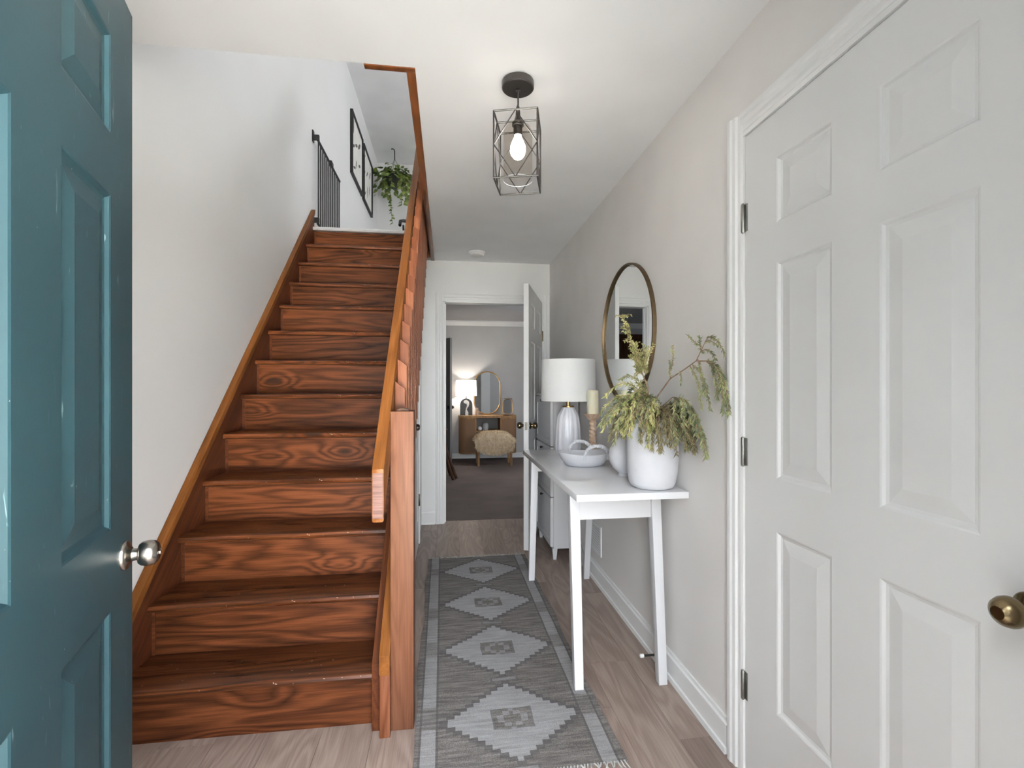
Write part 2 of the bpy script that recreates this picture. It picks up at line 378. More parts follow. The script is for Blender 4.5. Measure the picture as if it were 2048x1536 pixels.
# ------------------------------------------------------------------ the setting
fl = struct('floor', MB().box(-1.3, 1.0, 0.12, 4.53, -0.12, -0.006), 'darkwood', 'grey brown wood plank floor of the entry hall', 'floor')
pw = 0.182; row = 0
xs = XL
while xs < XW:
    x1 = min(xs + pw, XW); y0 = 0.12 - [0.2, 0.75, 0.45, 0.95][row % 4]
    while y0 < 4.53:
        a, b = max(y0, 0.12), min(y0 + 1.22, 4.53)
        if b - a > 0.02:
            mk('plank', MB().box(-(x1 - xs) / 2 + .0006, (x1 - xs) / 2 - .0006, -(b - a) / 2 + .0006, (b - a) / 2 - .0006, -0.006, 0.0), 'plank', fl, loc=((xs + x1) / 2, (a + b) / 2, 0))
        y0 += 1.22
    xs = x1; row += 1
struct('porch_floor', MB().box(-14, 14, -30, 0.12, -0.25, -0.06), 'porch', 'pale concrete paving outside the front doorway', 'paving')
struct('wall_sky_blocker', MB().box(-1.25, -1.0, -2.6, 0.14, -0.06, 3.0), 'blocker', 'dark grey unseen wall added outside to block sky light', 'wall')  # unseen wall, added to cut the sky light reaching the closet door
struct('floor_bedroom', MB().box(-1.75, 2.75, 4.53, 8.6, -0.12, 0.004), 'carpet', 'taupe carpet of the bedroom beyond the hall', 'carpet')
struct('wall_left', MB().box(XL - .12, XL, 0.14, YF, 0, UF - .1).box(XL - .12, XL, 0.14, 8.5, UF - .1, UC), 'wall_l', 'pale grey wall rising beside the staircase', 'wall')
# right wall with the closet opening
struct('wall_right', MB().box(XW, XW + .12, 1.452, 4.5, 0, CE).box(XW, XW + .12, 0.585, 1.452, 2.075, CE).box(XW, XW + .12, 0.14, 0.585, 0, CE), 'wall', 'warm grey right hall wall behind the console table', 'wall')
struct('wall_closet_inner', MB().box(XW + .55, XW + .6, 0.14, 1.6, 0, CE), 'wall', 'inner wall of the closet behind the white door', 'wall')
struct('wall_front', MB().box(-1.3, -0.445, 0.14, 0.262, 0, CE).box(0.515, 1.08, 0.14, 0.262, 0, CE).box(-0.445, 0.515, 0.14, 0.262, 2.075, CE).box(-1.3, 2.75, 0.14, 0.262, CE, UC), 'wall', 'front wall around the entry doorway', 'wall')
struct('wall_back', MB().box(-0.235, -0.036, YF, YF + .11, 0, CE).box(0.862, XW + .12, YF, YF + .11, 0, CE).box(-0.036, 0.862, YF, YF + .11, 2.05, CE), 'trim', 'white end wall of the hall around the bedroom doorway', 'wall')
struct('ceiling', MB().box(-1.3, 1.08, 0.2, 1.775, CE, CE + .05).box(-0.117, 1.08, 1.775, YF + .11, CE, CE + .05), 'ceil', 'white hall ceiling with the pendant light', 'ceiling')
struct('wall_stairwell_front', MB().box(XL, -0.117, 1.70, 1.775, CE + .05, UC), 'wall_l', 'front wall of the stairwell above the hall ceiling', 'wall')
struct('floor_upper', MB().box(-0.105, 2.75, 1.775, 8.6, CE + .05, UF).box(XL, -0.105, 4.36, 8.6, CE + .05, UF), 'carpet', 'upper landing floor at the head of the stairs', 'floor')
struct('ceiling_upper', MB().box(-1.3, 2.75, 0.2, 8.6, UC, UC + .1), 'ceil', 'pale ceiling of the upper floor', 'ceiling')
struct('wall_upper_back', MB().box(-1.3, 2.75, 8.4, 8.5, UF, UC), 'wall_l', 'pale back wall of the upper floor behind the hanging plant', 'wall')
struct('wall_upper_right', MB().box(2.63, 2.75, 0.14, 5.0, UF, UC).box(2.63, 2.75, 6.4, 8.5, UF, UC).box(2.63, 2.75, 5.0, 6.4, UF, 3.6).box(2.63, 2.75, 5.0, 6.4, 4.5, UC), 'wall_l', 'right wall of the upper floor with a wide window', 'wall')
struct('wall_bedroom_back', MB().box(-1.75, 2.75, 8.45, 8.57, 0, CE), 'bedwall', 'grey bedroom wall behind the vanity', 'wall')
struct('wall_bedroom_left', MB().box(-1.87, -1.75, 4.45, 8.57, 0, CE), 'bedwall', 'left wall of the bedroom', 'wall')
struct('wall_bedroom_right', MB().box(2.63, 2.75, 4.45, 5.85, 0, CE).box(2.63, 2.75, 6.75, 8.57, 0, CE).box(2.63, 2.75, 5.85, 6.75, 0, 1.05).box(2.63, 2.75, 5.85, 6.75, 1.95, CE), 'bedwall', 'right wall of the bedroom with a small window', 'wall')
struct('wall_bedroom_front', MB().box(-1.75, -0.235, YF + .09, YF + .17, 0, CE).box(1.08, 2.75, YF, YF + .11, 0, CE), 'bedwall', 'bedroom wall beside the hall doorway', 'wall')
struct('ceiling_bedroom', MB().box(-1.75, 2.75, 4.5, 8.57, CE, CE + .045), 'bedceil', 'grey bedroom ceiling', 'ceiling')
# windows (out of sight, they let the daylight in)
for k, (y0, y1, z0, z1) in enumerate(((5.0, 6.4, 3.6, 4.5), (5.85, 6.75, 1.05, 1.95))):
    wd = thing('window_%d' % (k + 1), ['wide white framed window lighting the upper floor', 'small white framed bedroom window'][k], 'window', (2.66, (y0 + y1) / 2, z0), kind='structure')
    hw = (y1 - y0) / 2; hh = z1 - z0
    for nm, b in (('frame', (-.03, .03, -hw, -hw + .05, 0, hh)), ('frame', (-.03, .03, hw - .05, hw, 0, hh)), ('frame', (-.03, .03, -hw, hw, 0, .05)), ('frame', (-.03, .03, -hw, hw, hh - .05, hh)), ('mullion', (-.02, .02, -.02, .02, 0.05, hh - .05))):
        mk(nm, MB().box(*b), 'trim', wd)
# bedroom crown, baseboards
struct('trim_1', MB().prism([(8.45, CE), (8.45, CE - .085), (8.435, CE - .085), (8.38, CE - .02), (8.38, CE)], -1.75, 2.63, 'x'), 'trim', 'white crown moulding at the top of the bedroom wall', 'crown moulding')
def baseboard(name, p0, p1, normal, label, mat='trim', hh=0.115):
    p0 = Vector((*p0, 0)); p1 = Vector((*p1, 0)); d = (p1 - p0); L = d.length; ang = math.atan2(d.y, d.x)
    prof = [(0, 0), (0, hh), (0.006, hh), (0.008, hh - .012), (0.014, hh - .018), (0.014, 0.022), (0.02, 0.02), (0.022, 0.0)]
    ny = Vector((-d.y, d.x, 0)).normalized(); sgn = 1 if ny.dot(Vector((*normal, 0))) > 0 else -1
    o = struct(name, MB().prism([(a * sgn, b) for a, b in prof], 0, L, 'x'), mat, label, 'baseboard', loc=p0, rot=(0, 0, ang))
    return o
baseboard('baseboard_right', (XW, 1.525), (XW, YF), (-1, 0), 'white baseboard along the right hall wall under the console')
baseboard('baseboard_back', (-0.235, YF), (-0.115, YF), (0, -1), 'short white baseboard left of the bedroom doorway')
baseboard('baseboard_bedroom', (-0.3, 8.45), (2.6, 8.45), (0, -1), 'white bedroom baseboard under the floating vanity', hh=0.09)

tr2 = thing('trim_2', 'white moulded casing around the closet door', 'door trim', (XW, 1.433, 0), kind='structure')
def casing_x(parent, y0, y1, z0, z1, prof_dir, x):
    """casing on a wall facing -X; vertical if prof_dir in ('+y','-y') else the head ('+z')."""
    prof = [(0, 0), (0, 0.010), (0.012, 0.013), (0.018, 0.009), (0.030, 0.010), (0.036, 0.016), (0.050, 0.017), (0.058, 0.021), (0.072, 0.021), (0.078, 0)]
    mb = MB()
    if prof_dir == '+z':
        mb.prism([(x - b, z0 + a) for a, b in prof], y0, y1, 'y')
        mb.v = [(p[0], p[1], p[2]) for p in mb.v]
    else:
        sg = 1 if prof_dir == '+y' else -1
        mb.prism([(x - b, y0 + sg * a) for a, b in prof], z0, z1, 'z')
    lx, ly, lz = parent.location
    mb.v = [(p[0] - lx, p[1] - ly, p[2] - lz) for p in mb.v]
    return mk('casing_board', mb, 'trim', parent)
casing_x(tr2, 1.437, 0, 0, 2.15, '+y', XW)
casing_x(tr2, 0.6, 0, 0, 2.15, '-y', XW)
casing_x(tr2, 0.6, 1.437, 2.069, 0, '+z', XW)
mk('jamb', MB().box(0.0, .12, 0.005, .019, 0, 2.075), 'trim', tr2); mk('jamb', MB().box(0, .12, -.848, -.835, 0, 2.075), 'trim', tr2); mk('jamb', MB().box(0, .12, -.848, .019, 2.065, 2.085), 'trim', tr2)
def casing_y(parent, x0, x1, z0, z1, prof_dir, y):
    prof = [(0, 0), (0, 0.010), (0.012, 0.013), (0.018, 0.009), (0.030, 0.010), (0.036, 0.016), (0.050, 0.017), (0.058, 0.021), (0.066, 0.021), (0.072, 0)]
    mb = MB()
    if prof_dir == '+z': mb.prism([(y - b, z0 + a) for a, b in prof], x0, x1, 'x')
    else:
        sg = 1 if prof_dir == '+x' else -1
        mb.prism([(x0 + sg * a, y - b) for a, b in prof], z0, z1, 'z')
    lx, ly, lz = parent.location
    mb.v = [(p[0] - lx, p[1] - ly, p[2] - lz) for p in mb.v]
    return mk('casing_board', mb, 'trim', parent)
tr3 = thing('trim_3', 'white moulded casing around the bedroom doorway', 'door trim', (0.4, YF, 0), kind='structure')
casing_y(tr3, -0.036, 0, 0, 2.122, '-x', YF); casing_y(tr3, 0.862, 0, 0, 2.122, '+x', YF); casing_y(tr3, -0.036, 0.862, 2.05, 0, '+z', YF)
mk('jamb', MB().box(-.436, -.424, 0.0, .11, 0, 2.05), 'trim', tr3); mk('jamb', MB().box(.450, .462, 0.0, .11, 0, 2.05), 'trim', tr3); mk('jamb', MB().box(-.436, .462, 0.0, .11, 2.038, 2.05), 'trim', tr3)
mk('door_stop', MB().box(-.424, -.414, 0.05, .085, 0, 2.03), 'trim', tr3)
tr4 = thing('trim_4', 'white jambs of the front entry doorway', 'door trim', (0.035, 0.2, 0), kind='structure')
mk('jamb', MB().box(-.48, -.462, -.06, .062, 0, 2.075), 'trim', tr4); mk('jamb', MB().box(.462, .48, -.06, .062, 0, 2.075), 'trim', tr4); mk('jamb', MB().box(-.48, .48, -.06, .062, 2.06, 2.075), 'trim', tr4)

# ------------------------------------------------------------------ doors
ROWS = [(0.28, 0.815), (0.97, 1.605), (1.72, 1.91)]
def door(name, label, loc, rz, wd, hh, cols, mat, th=0.035, rows=ROWS):
    root = thing(name, label, 'door', loc, rz, kind='structure')
    xs = sorted({0, wd} | {q for c in cols for q in c}); zs = sorted({0, hh} | {q for c in rows for q in c})
    mb = MB()
    for i in range(len(xs) - 1):
        for j in range(len(zs) - 1):
            if (xs[i], xs[i + 1]) in cols and (zs[j], zs[j + 1]) in rows: continue
            for yv in (0, th):
                mb.add([(xs[i], yv, zs[j]), (xs[i + 1], yv, zs[j]), (xs[i + 1], yv, zs[j + 1]), (xs[i], yv, zs[j + 1])], [(0, 1, 2, 3)])
    mb.add([(0, 0, 0), (wd, 0, 0), (wd, th, 0), (0, th, 0), (0, 0, hh), (wd, 0, hh), (wd, th, hh), (0, th, hh)], [(0, 1, 2, 3), (4, 5, 6, 7), (0, 3, 7, 4), (1, 2, 6, 5)])
    # keep normals sane: flip front faces by hand
    leaf = mk('leaf', mb, mat, root)
    for c in cols:
        for r_ in rows:
            pb = MB()
            rings = [(0, 0), (0.004, 0.0015), (0.009, 0.007), (0.016, 0.0085), (0.021, 0.0075), (0.052, 0.002)]
            for side in (0, 1):
                loops = []
                for off, dp in rings:
                    yv = dp if side == 0 else th - dp
                    k = len(pb.v)
                    pb.v += [(c[0] + off, yv, r_[0] + off), (c[1] - off, yv, r_[0] + off), (c[1] - off, yv, r_[1] - off), (c[0] + off, yv, r_[1] - off)]
                    loops.append(k)
                for a, b in zip(loops, loops[1:]):
                    for q in range(4): pb.f.append((a + q, a + (q + 1) % 4, b + (q + 1) % 4, b + q))
                k = loops[-1]; pb.f.append((k, k + 1, k + 2, k + 3))
            mk('panel', pb, mat, root)
    return root
def knob(root, x, z, y, sgn, mat, size=1.0, style='ball'):
    """round knob on a rosette; axis along local y, pointing to sgn."""
    if style == 'ball':
        kp = [(0.015, 0.012), (0.0135, 0.022), (0.0135, 0.028), (0.0225, 0.029), (0.0265, 0.034), (0.0285, 0.042), (0.0285, 0.050), (0.0265, 0.058), (0.0215, 0.064), (0.0165, 0.0665), (0.0145, 0.0665), (0.0125, 0.0645), (0.0005, 0.0645)]
    else:
        kp = [(0.011, 0.01), (0.011, 0.03), (0.016, 0.034), (0.024, 0.040), (0.0285, 0.050), (0.0285, 0.058), (0.025, 0.068), (0.018, 0.076), (0.012, 0.080), (0.0115, 0.078), (0.0005, 0.078)]
    o = mk('knob', MB().lathe([(a * size, b * size * sgn) for a, b in kp], 32, 0, 0, 'y'), mat, root, (x, y, z), smooth=50)
    mk('rosette', MB().lathe([(0.0325 * size, 0), (0.0325 * size, 0.004 * sgn), (0.030 * size, 0.007 * sgn), (0.022 * size, 0.010 * sgn), (0.0125 * size, 0.016 * sgn)], 32, 0, 0, 'y'), mat, o, smooth=50)
    mk('turn_button', MB().box(-0.007 * size, 0.007 * size, 0.058 * sgn * size, 0.070 * sgn * size, -0.0025, 0.0025), mat, o)
    return o
def hinge(root, x, z, y, mat='chrome', r_=0.006, hh=0.088):
    mb = MB().lathe([(r_ * .6, -hh / 2 - .004), (r_, -hh / 2), (r_, hh / 2), (r_ * .6, hh / 2 + .004)], 12)
    mb.box(-.012, .016, 0.004, .0065, -hh / 2, hh / 2)
    return mk('hinge', mb, mat, root, (x, y, z), smooth=40)

# closet door on the right
d1 = door('door_1', 'closed white six panel closet door on the right', (XW - .005, 1.433, 0.018), R(-90), 0.828, 2.046, [(0.148, 0.351), (0.485, 0.689)], 'door')
for z in (1.785, 1.03, 0.275): hinge(d1, -0.004, z, -0.006)
knob(d1, 0.768, 0.872, 0.0, -1, 'bronze', 0.88, 'egg')
# front door, opened inward
d2 = door('door_2', 'open teal painted front door on the left', (-0.414, 0.262, 0.02), R(106.5), 0.9, 2.03, [(0.217, 0.424), (0.563, 0.770)], 'teal', 0.044, [(0.27, 0.812), (0.966, 1.601), (1.717, 1.905)])
knob(d2, 0.846, 0.893, 0.0, -1, 'nickel', 0.9); knob(d2, 0.842, 0.893, 0.044, 1, 'nickel', 1.0)
for z in (1.8, 1.0, 0.25): hinge(d2, 0.0, z, 0.05)
# bedroom door, opened into the hall
th3 = math.atan2(3.60 - 4.425, 0.575 - 0.845)
d3 = door('door_3', 'open white bedroom door at the end of the hall', (0.845, 4.425, 0.014), th3, 0.868, 2.03, [(0.13, 0.37), (0.498, 0.738)], 'door', 0.038)
knob(d3, 0.808, 0.945, 0.0, -1, 'bronze', 0.9); knob(d3, 0.808, 0.945, 0.038, 1, 'bronze', 0.9)
mk('latch_plate', MB().box(0.868, 0.8695, 0.008, 0.030, 0.915, 0.975), 'nickel', d3)
for z in (1.72, 1.0, 0.25): hinge(d3, 0.0, z, 0.042, 'bronze')
# door under the stairs
d4 = door('door_4', 'low white panel door under the staircase', (-0.228, 3.10, 0.01), R(90), 0.78, 1.70, [(0.10, 0.35), (0.43, 0.68)], 'door', 0.03, [(0.2, 0.75), (0.9, 1.55)])
knob(d4, 0.06, 0.985, 0.0, -1, 'dkbronze', 0.75)
for z in (1.45, 0.345): hinge(d4, 0.785, z, -0.004, 'bronze', 0.007)
# door inside the bedroom, its shade painted as grey
th5 = math.atan2(7.68 - 8.42, 0.04 + 0.36)
d5 = door('door_5', 'half open door in the far bedroom wall with its shade painted grey', (-0.36, 8.42, 0.012), th5, 0.84, 2.03, [(0.12, 0.36), (0.48, 0.72)], 'grey_doorshade')
knob(d5, 0.785, 0.92, 0.0, -1, 'dkbronze', 0.9); knob(d5, 0.785, 0.92, 0.035, 1, 'dkbronze', 0.9)

# understairs wall: polygon below the stair slope
def sl(y, dz): return max(0.0, nose_z(y) + dz)
struct('wall_understairs', MB().prism([(1.90, 0), (3.09, 0), (3.09, 1.72), (3.89, 1.72), (3.89, 0), (YF, 0), (YF, CE - .02), (4.35, CE - .02), (1.90, sl(1.90, -.03))], -0.272, -0.235, 'x'), 'trim', 'white wall enclosing the space under the stairs', 'wall')
tr5 = thing('trim_5', 'white casing around the low door under the stairs', 'door trim', (-0.235, 3.5, 0), kind='structure')
mk('casing_board', MB().box(0, .016, .40, .455, 0, 1.78), 'trim', tr5, bevel=.004); mk('casing_board', MB().box(0, .016, -.465, -.41, 0, 1.40), 'trim', tr5, bevel=.004)
mk('casing_board', MB().box(0, .016, -.16, .455, 1.725, 1.78), 'trim', tr5, bevel=.004)

# ------------------------------------------------------------------ staircase
st = thing('staircase', 'straight dark stained pine staircase climbing to the upper floor', 'stairs', (-0.7, 1.82, 0))
def st_loc(x, y, z): return (x + 0.7, y - 1.82, z)
SX0, SX1 = -1.15, -0.275
tw = SX1 - SX0
for n in range(1, 13):
    y = nose_y(n); z = n * RISE
    prof = [(0.004, -.028), (-.004, -.024), (-.008, -.014), (-.004, -.004), (0.004, 0), (GO + .03, 0), (GO + .03, -.028)]
    mk('tread', MB().prism([(a, b) for a, b in prof], -tw / 2, tw / 2, 'x'), 'tread', st, st_loc((SX0 + SX1) / 2, y, z), smooth=30)
for n in range(1, 14):
    y = nose_y(n) + .024
    mk('riser', MB().box(-tw / 2 + .012, tw / 2, 0, .02, -(RISE - .028) / 2, (RISE - .028) / 2), 'stair', st, st_loc((SX0 + SX1) / 2, y, (n - 1) * RISE + (RISE - .028) / 2))
    mk('riser_trim', MB().box(0, .012, -.004, .018, -(RISE - .028) / 2, (RISE - .028) / 2), 'skirtw', st, st_loc(SX0, y, (n - 1) * RISE + (RISE - .028) / 2))
mk('landing_nosing', MB().prism([(-.012, -.026), (-.018, -.012), (-.010, 0.002), (0.05, 0.004), (0.05, -.026)], -tw / 2 - .005, tw / 2 + .03, 'x'), 'trim', st, st_loc((SX0 + SX1) / 2, nose_y(13), 13 * RISE), label='pale grey metal edge of the upper landing')
SLOPE = math.atan2(RISE, GO)
def slope_board(name, x0, x1, ya, yb, lo, hi, mat, bevel=0.003, plumb=True):
    """board parallel to the stair slope with plumb ends; lo/hi are vertical offsets from the nosing line. Local x runs up the slope."""
    L = (yb - ya) / math.cos(SLOPE); c, s_ = math.cos(SLOPE), math.sin(SLOPE)
    oy, oz = ya, nose_z(ya)
    def loc2(y, z): return ((y - oy) * c + (z - oz) * s_, -(y - oy) * s_ + (z - oz) * c)
    poly = [loc2(ya, nose_z(ya) + lo), loc2(yb, nose_z(yb) + lo), loc2(yb, nose_z(yb) + hi), loc2(ya, nose_z(ya) + hi)]
    mb = MB().prism([(a, b) for a, b in poly], -x1, -x0, 'y')
    # local: x along slope, y = -world x, z = normal
    o = mk(name, mb, mat, st, st_loc(0, oy, oz), bevel=bevel)
    o.rotation_mode = 'QUATERNION'
    m3 = Matrix(((0, -1, 0), (c, 0, -s_), (s_, 0, c)))
    o.rotation_quaternion = m3.to_quaternion()
    return o
# left skirtboard with cap
sk = slope_board('skirtboard', -1.178, -1.15, 1.62, 4.36, -0.42, 0.115, 'skirtw', 0)
slope_board('skirt_cap', -1.178, -1.143, 1.62, 4.37, 0.085, 0.128, 'railx', 0.004)
# right stringer, lower rail, stub, newel
slope_board('stringer', -0.274, -0.246, 1.80, 4.36, -0.30, 0.06, 'skirtw', 0.002)
slope_board('lower_rail', -0.243, -0.205, 1.755, 4.36, 0.085, 0.155, 'railx', 0.003)
mk('stub_post', MB().box(-.0185, .0185, 0, .11, 0, .238), 'balz', st, st_loc(-.2225, 1.757, 0), bevel=.003)
mk('newel_post', MB().box(-.042, .042, -.042, .042, 0, 1.168), 'postz', st, st_loc(-.165, 1.832, 0), bevel=.004, label='square light pine newel post at the foot of the stairs')
mk('newel_cap', MB().prism([(0.024 * math.cos(a), 0.012 * math.sin(a)) for a in [math.pi * i / 8 for i in range(9)]], -.012, .03, 'y'), 'darkwood', st, st_loc(-.165, 1.832, 1.166))
hr = slope_board('handrail', -0.246, -0.206, 1.607, 4.45, 0.817, 0.992, 'railx', 0.006)
mk('rail_end', MB().box(-.0165, .0165, -.0015, .001, -.075, .075), 'endgrain', st, st_loc(-.226, 1.608, nose_z(1.607) + 0.9045), bevel=.004, label='cut end grain of the handrail')
bl = 0.955
bal = MB().add([(-.019, -.019, 0), (.019, -.019, 0), (.019, .019, 0), (-.019, .019, 0), (-.019, -.019, bl), (.019, -.019, bl - .028), (.019, .019, bl - .028), (-.019, .019, bl)],
               [(3, 2, 1, 0), (4, 5, 6, 7), (0, 1, 5, 4), (1, 2, 6, 5), (2, 3, 7, 6), (3, 0, 4, 7)])
b0 = None; y = 1.95
while y < 4.33:
    if b0 is None: b0 = mk('baluster', bal, 'balz', st, bevel=.0015); o = b0
    else:
        o = b0.copy(); COL.objects.link(o)
    o.location = st_loc(-.186, y, nose_z(y) - 0.005); y += 0.097
# wood trim around the stairwell opening
tf = thing('trim_6', 'brown wood edge trim along the stairwell opening', 'wood trim', (-0.134, 1.775, CE), kind='structure')
mk('edge_board', MB().box(-.016, .017, 0.026, 2.68, -.004, .215), 'fascia', tf, bevel=.002)
mk('corner_board', MB().box(-.165, .017, 0, .026, -.004, .10), 'fascia', tf, bevel=.002)
struct('trim_7', MB().box(-.272, -.117, 4.352, 4.362, CE, UF - .03), 'fascia', 'brown wood board closing the landing edge', 'wood trim')

# ------------------------------------------------------------------ runner rug
RX0, RX1, RY0, RY1 = -0.118, 0.592, 1.53, 3.53
rug = thing('runner_rug', 'grey woven runner rug with pale stepped diamonds', 'rug', ((RX0 + RX1) / 2, RY0, 0), R(0.6))
mb = MB(); nx, ny = 12, 70; hw = (RX1 - RX0) / 2
for j in range(ny + 1):
    yv = (RY1 - RY0) * j / ny
    wl = 0.006 * math.sin(yv * 7.1) + 0.003 * math.sin(yv * 19); wr = 0.006 * math.sin(yv * 6.3 + 1) + 0.003 * math.sin(yv * 17 + 2)
    for i in range(nx + 1):
        t_ = i / nx; mb.v.append((-hw + wl + (2 * hw + wr - wl) * t_, yv + 0.008 * math.sin(t_ * 9) * (1 if j in (0, ny) else 0), 0.008 + 0.0012 * math.sin(yv * 23 + t_ * 11)))
for j in range(ny):
    for i in range(nx):
        a = j * (nx + 1) + i; mb.f.append((a, a + 1, a + nx + 2, a + nx + 1))
k = len(mb.v); mb.v += [(p[0], p[1], 0.0005) for p in mb.v[:k]]
per_i = list(range(nx + 1)) + [j * (nx + 1) + nx for j in range(1, ny + 1)] + [ny * (nx + 1) + i for i in range(nx - 1, -1, -1)] + [j * (nx + 1) for j in range(ny - 1, 0, -1)]
for a, b in zip(per_i, per_i[1:] + per_i[:1]): mb.f.append((b, a, a + k, b + k))
mk('rug_body', mb, 'rug', rug, smooth=60)
for end, sg in ((0, -1), (RY1 - RY0, 1)):
    fr = MB()
    for i in range(62):
        xx_ = -hw + 2 * hw * (i + .5) / 62; yy_ = end; p = [(xx_, yy_ - sg * .004, .008)]; dx = random.uniform(-.5, .5)
        L = random.uniform(.02, .04) if sg < 0 else random.uniform(.025, .045)
        for q in range(1, 4): p.append((xx_ + dx * .018 * q * random.uniform(.5, 1.2), yy_ + sg * L * q / 3, max(.003, .008 - .002 * q + random.uniform(0, .004))))
        fr.tube(p, [0.0028, 0.0026, 0.0022, 0.0015], 5)
    o = mk('fringe', fr, 'fringe', rug, smooth=60); o['kind'] = 'stuff'

# ------------------------------------------------------------------ console table and what stands on it
TZ = 0.84
tb = thing('console_table', 'glossy white console table with splayed tapered legs', 'table', (0.72, 2.45, 0))
mk('table_top', MB().box(-.226, .233, -.655, .68, TZ - .027, TZ), 'lacq', tb, bevel=.0015)
def leg(xc, yf, yt, z0):
    t = 0.0185; mb = MB()
    a = [(xc - t, yf - t, z0), (xc + t, yf - t, z0), (xc + t, yf + t, z0), (xc - t, yf + t, z0)]
    b = [(xc - t - .003, yt - t - .004, TZ - .027), (xc + t + .003, yt - t - .004, TZ - .027), (xc + t + .003, yt + t + .004, TZ - .027), (xc - t - .003, yt + t + .004, TZ - .027)]
    mb.add(a + b, [(3, 2, 1, 0), (4, 5, 6, 7), (0, 1, 5, 4), (1, 2, 6, 5), (2, 3, 7, 6), (3, 0, 4, 7)])
    mk('leg', mb, 'white', tb, bevel=.0015)
leg(-.182, -.518, -.44, .0095); leg(.182, -.518, -.44, 0); leg(-.182, .605, .49, 0.0095); leg(.182, .605, .49, 0)
mk('apron', MB().box(-.17, .17, -.457, -.437, TZ - .152, TZ - .027), 'white', tb); mk('apron', MB().box(-.17, .17, .487, .507, TZ - .11, TZ - .027), 'white', tb)

# large vase
def rnoise(th, r_, hh): return r_ * (1 + 0.008 * math.sin(th * 3 + hh * 20) + 0.005 * math.sin(th * 7 + hh * 33))
VX_, VY_ = 0.846, 1.90
vprof = [(0.004, 0.004), (0.070, 0.0), (0.084, 0.006), (0.094, 0.022), (0.1015, 0.06), (0.1055, 0.12), (0.106, 0.17), (0.104, 0.215), (0.100, 0.250), (0.092, 0.275), (0.078, 0.290), (0.064, 0.295), (0.058, 0.300), (0.052, 0.297), (0.050, 0.27), (0.045, 0.20), (0.0, 0.19)]
tag(mk('white_vase', MB().lathe(vprof, 48, fn=rnoise), 'ceramic', None, (VX_, VY_, TZ), smooth=60), 'large chalky white ceramic vase holding the foliage on the console', 'vase')
sprof = [(0.004, 0.003), (0.022, 0), (0.024, 0.004), (0.021, 0.012), (0.026, 0.018), (0.048, 0.036), (0.064, 0.064), (0.070, 0.095), (0.066, 0.125), (0.052, 0.150), (0.034, 0.166), (0.022, 0.176), (0.020, 0.195), (0.024, 0.205), (0.019, 0.203), (0.016, 0.17), (0.0, 0.15)]
tag(mk('round_vase', MB().lathe(sprof, 40, fn=rnoise), 'ceramic', None, (0.822, 2.165, TZ), smooth=60), 'small round white footed vase tucked behind the large vase', 'vase')
# handled bowl
bw = thing('handled_bowl', 'white oval pottery bowl with two rope twist loop handles', 'bowl', (0.722, 2.47, TZ))
mb = MB(); seg = 48
bp = [(0.02, 0.001), (0.085, 0.0), (0.105, 0.008), (0.128, 0.032), (0.142, 0.056), (0.149, 0.066), (0.144, 0.068), (0.134, 0.054), (0.110, 0.024), (0.07, 0.012), (0.0, 0.012)]
mb.lathe(bp, seg)
mb.v = [(x * 1.0, y * 0.72, z + (0.012 * (abs(x) / 0.149) ** 2 if z > 0.03 else 0)) for x, y, z in mb.v]
mk('bowl_body', mb, 'ceramic', bw, smooth=60)
for sy in (-1, 1):
    pts = []; cxh = 0.035 if sy < 0 else 0.005
    for i in range(17):
        a = math.pi * i / 16; pts.append((cxh + 0.062 * math.cos(a), sy * (0.098 + 0.012 * math.sin(a)), 0.058 + 0.058 * math.sin(a) ** 0.8))
    pts = [(pts[0][0], pts[0][1] * .96, 0.045)] + pts + [(pts[-1][0], pts[-1][1] * .96, 0.045)]
    h_ = MB(); h_.tube(pts, 0.0085, 10)
    for i in range(2, len(pts) - 2):          # rope turns
        p = Vector(pts[i]); q = Vector(pts[i + 1]); tdir = (q - p).normalized(); u = tdir.cross(Vector((0, 1, 0))).normalized(); v_ = tdir.cross(u)
        h_.tube([p + (u * math.cos(a) + v_ * math.sin(a)) * 0.0085 + tdir * (a / 6.28) * 0.011 for a in [2 * math.pi * k_ / 10 for k_ in range(11)]], 0.0028, 5)
    mk('handle', h_, 'ceramic', bw, smooth=60)
# candle and holder
ch = thing('candle_holder', 'whitewashed wooden barley twist candle holder behind the bowl', 'candle holder', (0.862, 2.775, TZ))
def twist(th, r_, hh): return r_ * (1 + 0.13 * math.sin(2 * th + hh * 260)) if 0.03 < hh < 0.215 else r_
pr = [(0.05, 0), (0.052, 0.008), (0.044, 0.016), (0.026, 0.026)] + [(0.021, 0.03 + 0.004 * i) for i in range(47)] + [(0.024, 0.222), (0.034, 0.236)]
mk('stem', MB().lathe(pr, 24, fn=twist), 'wash', ch, smooth=60)
mk('cup', MB().lathe([(0.026, 0.222), (0.036, 0.234), (0.050, 0.250), (0.052, 0.258), (0.046, 0.257), (0.036, 0.248), (0.0, 0.248)], 32), 'wash', ch, smooth=60)
cd = thing('pillar_candle', 'cream pillar candle standing on the twisted holder', 'candle', (0.862, 2.775, TZ + .248))
mk('wax', MB().lathe([(0.0335, 0.0), (0.0345, 0.004), (0.0345, 0.135), (0.033, 0.146), (0.028, 0.150), (0.022, 0.142), (0.0, 0.139)], 32), 'wax', cd, smooth=45)
mk('wick', MB().tube([(0, 0, 0.138), (0.001, 0, 0.146), (0.003, 0.001, 0.152)], 0.0012, 6), 'black', cd)
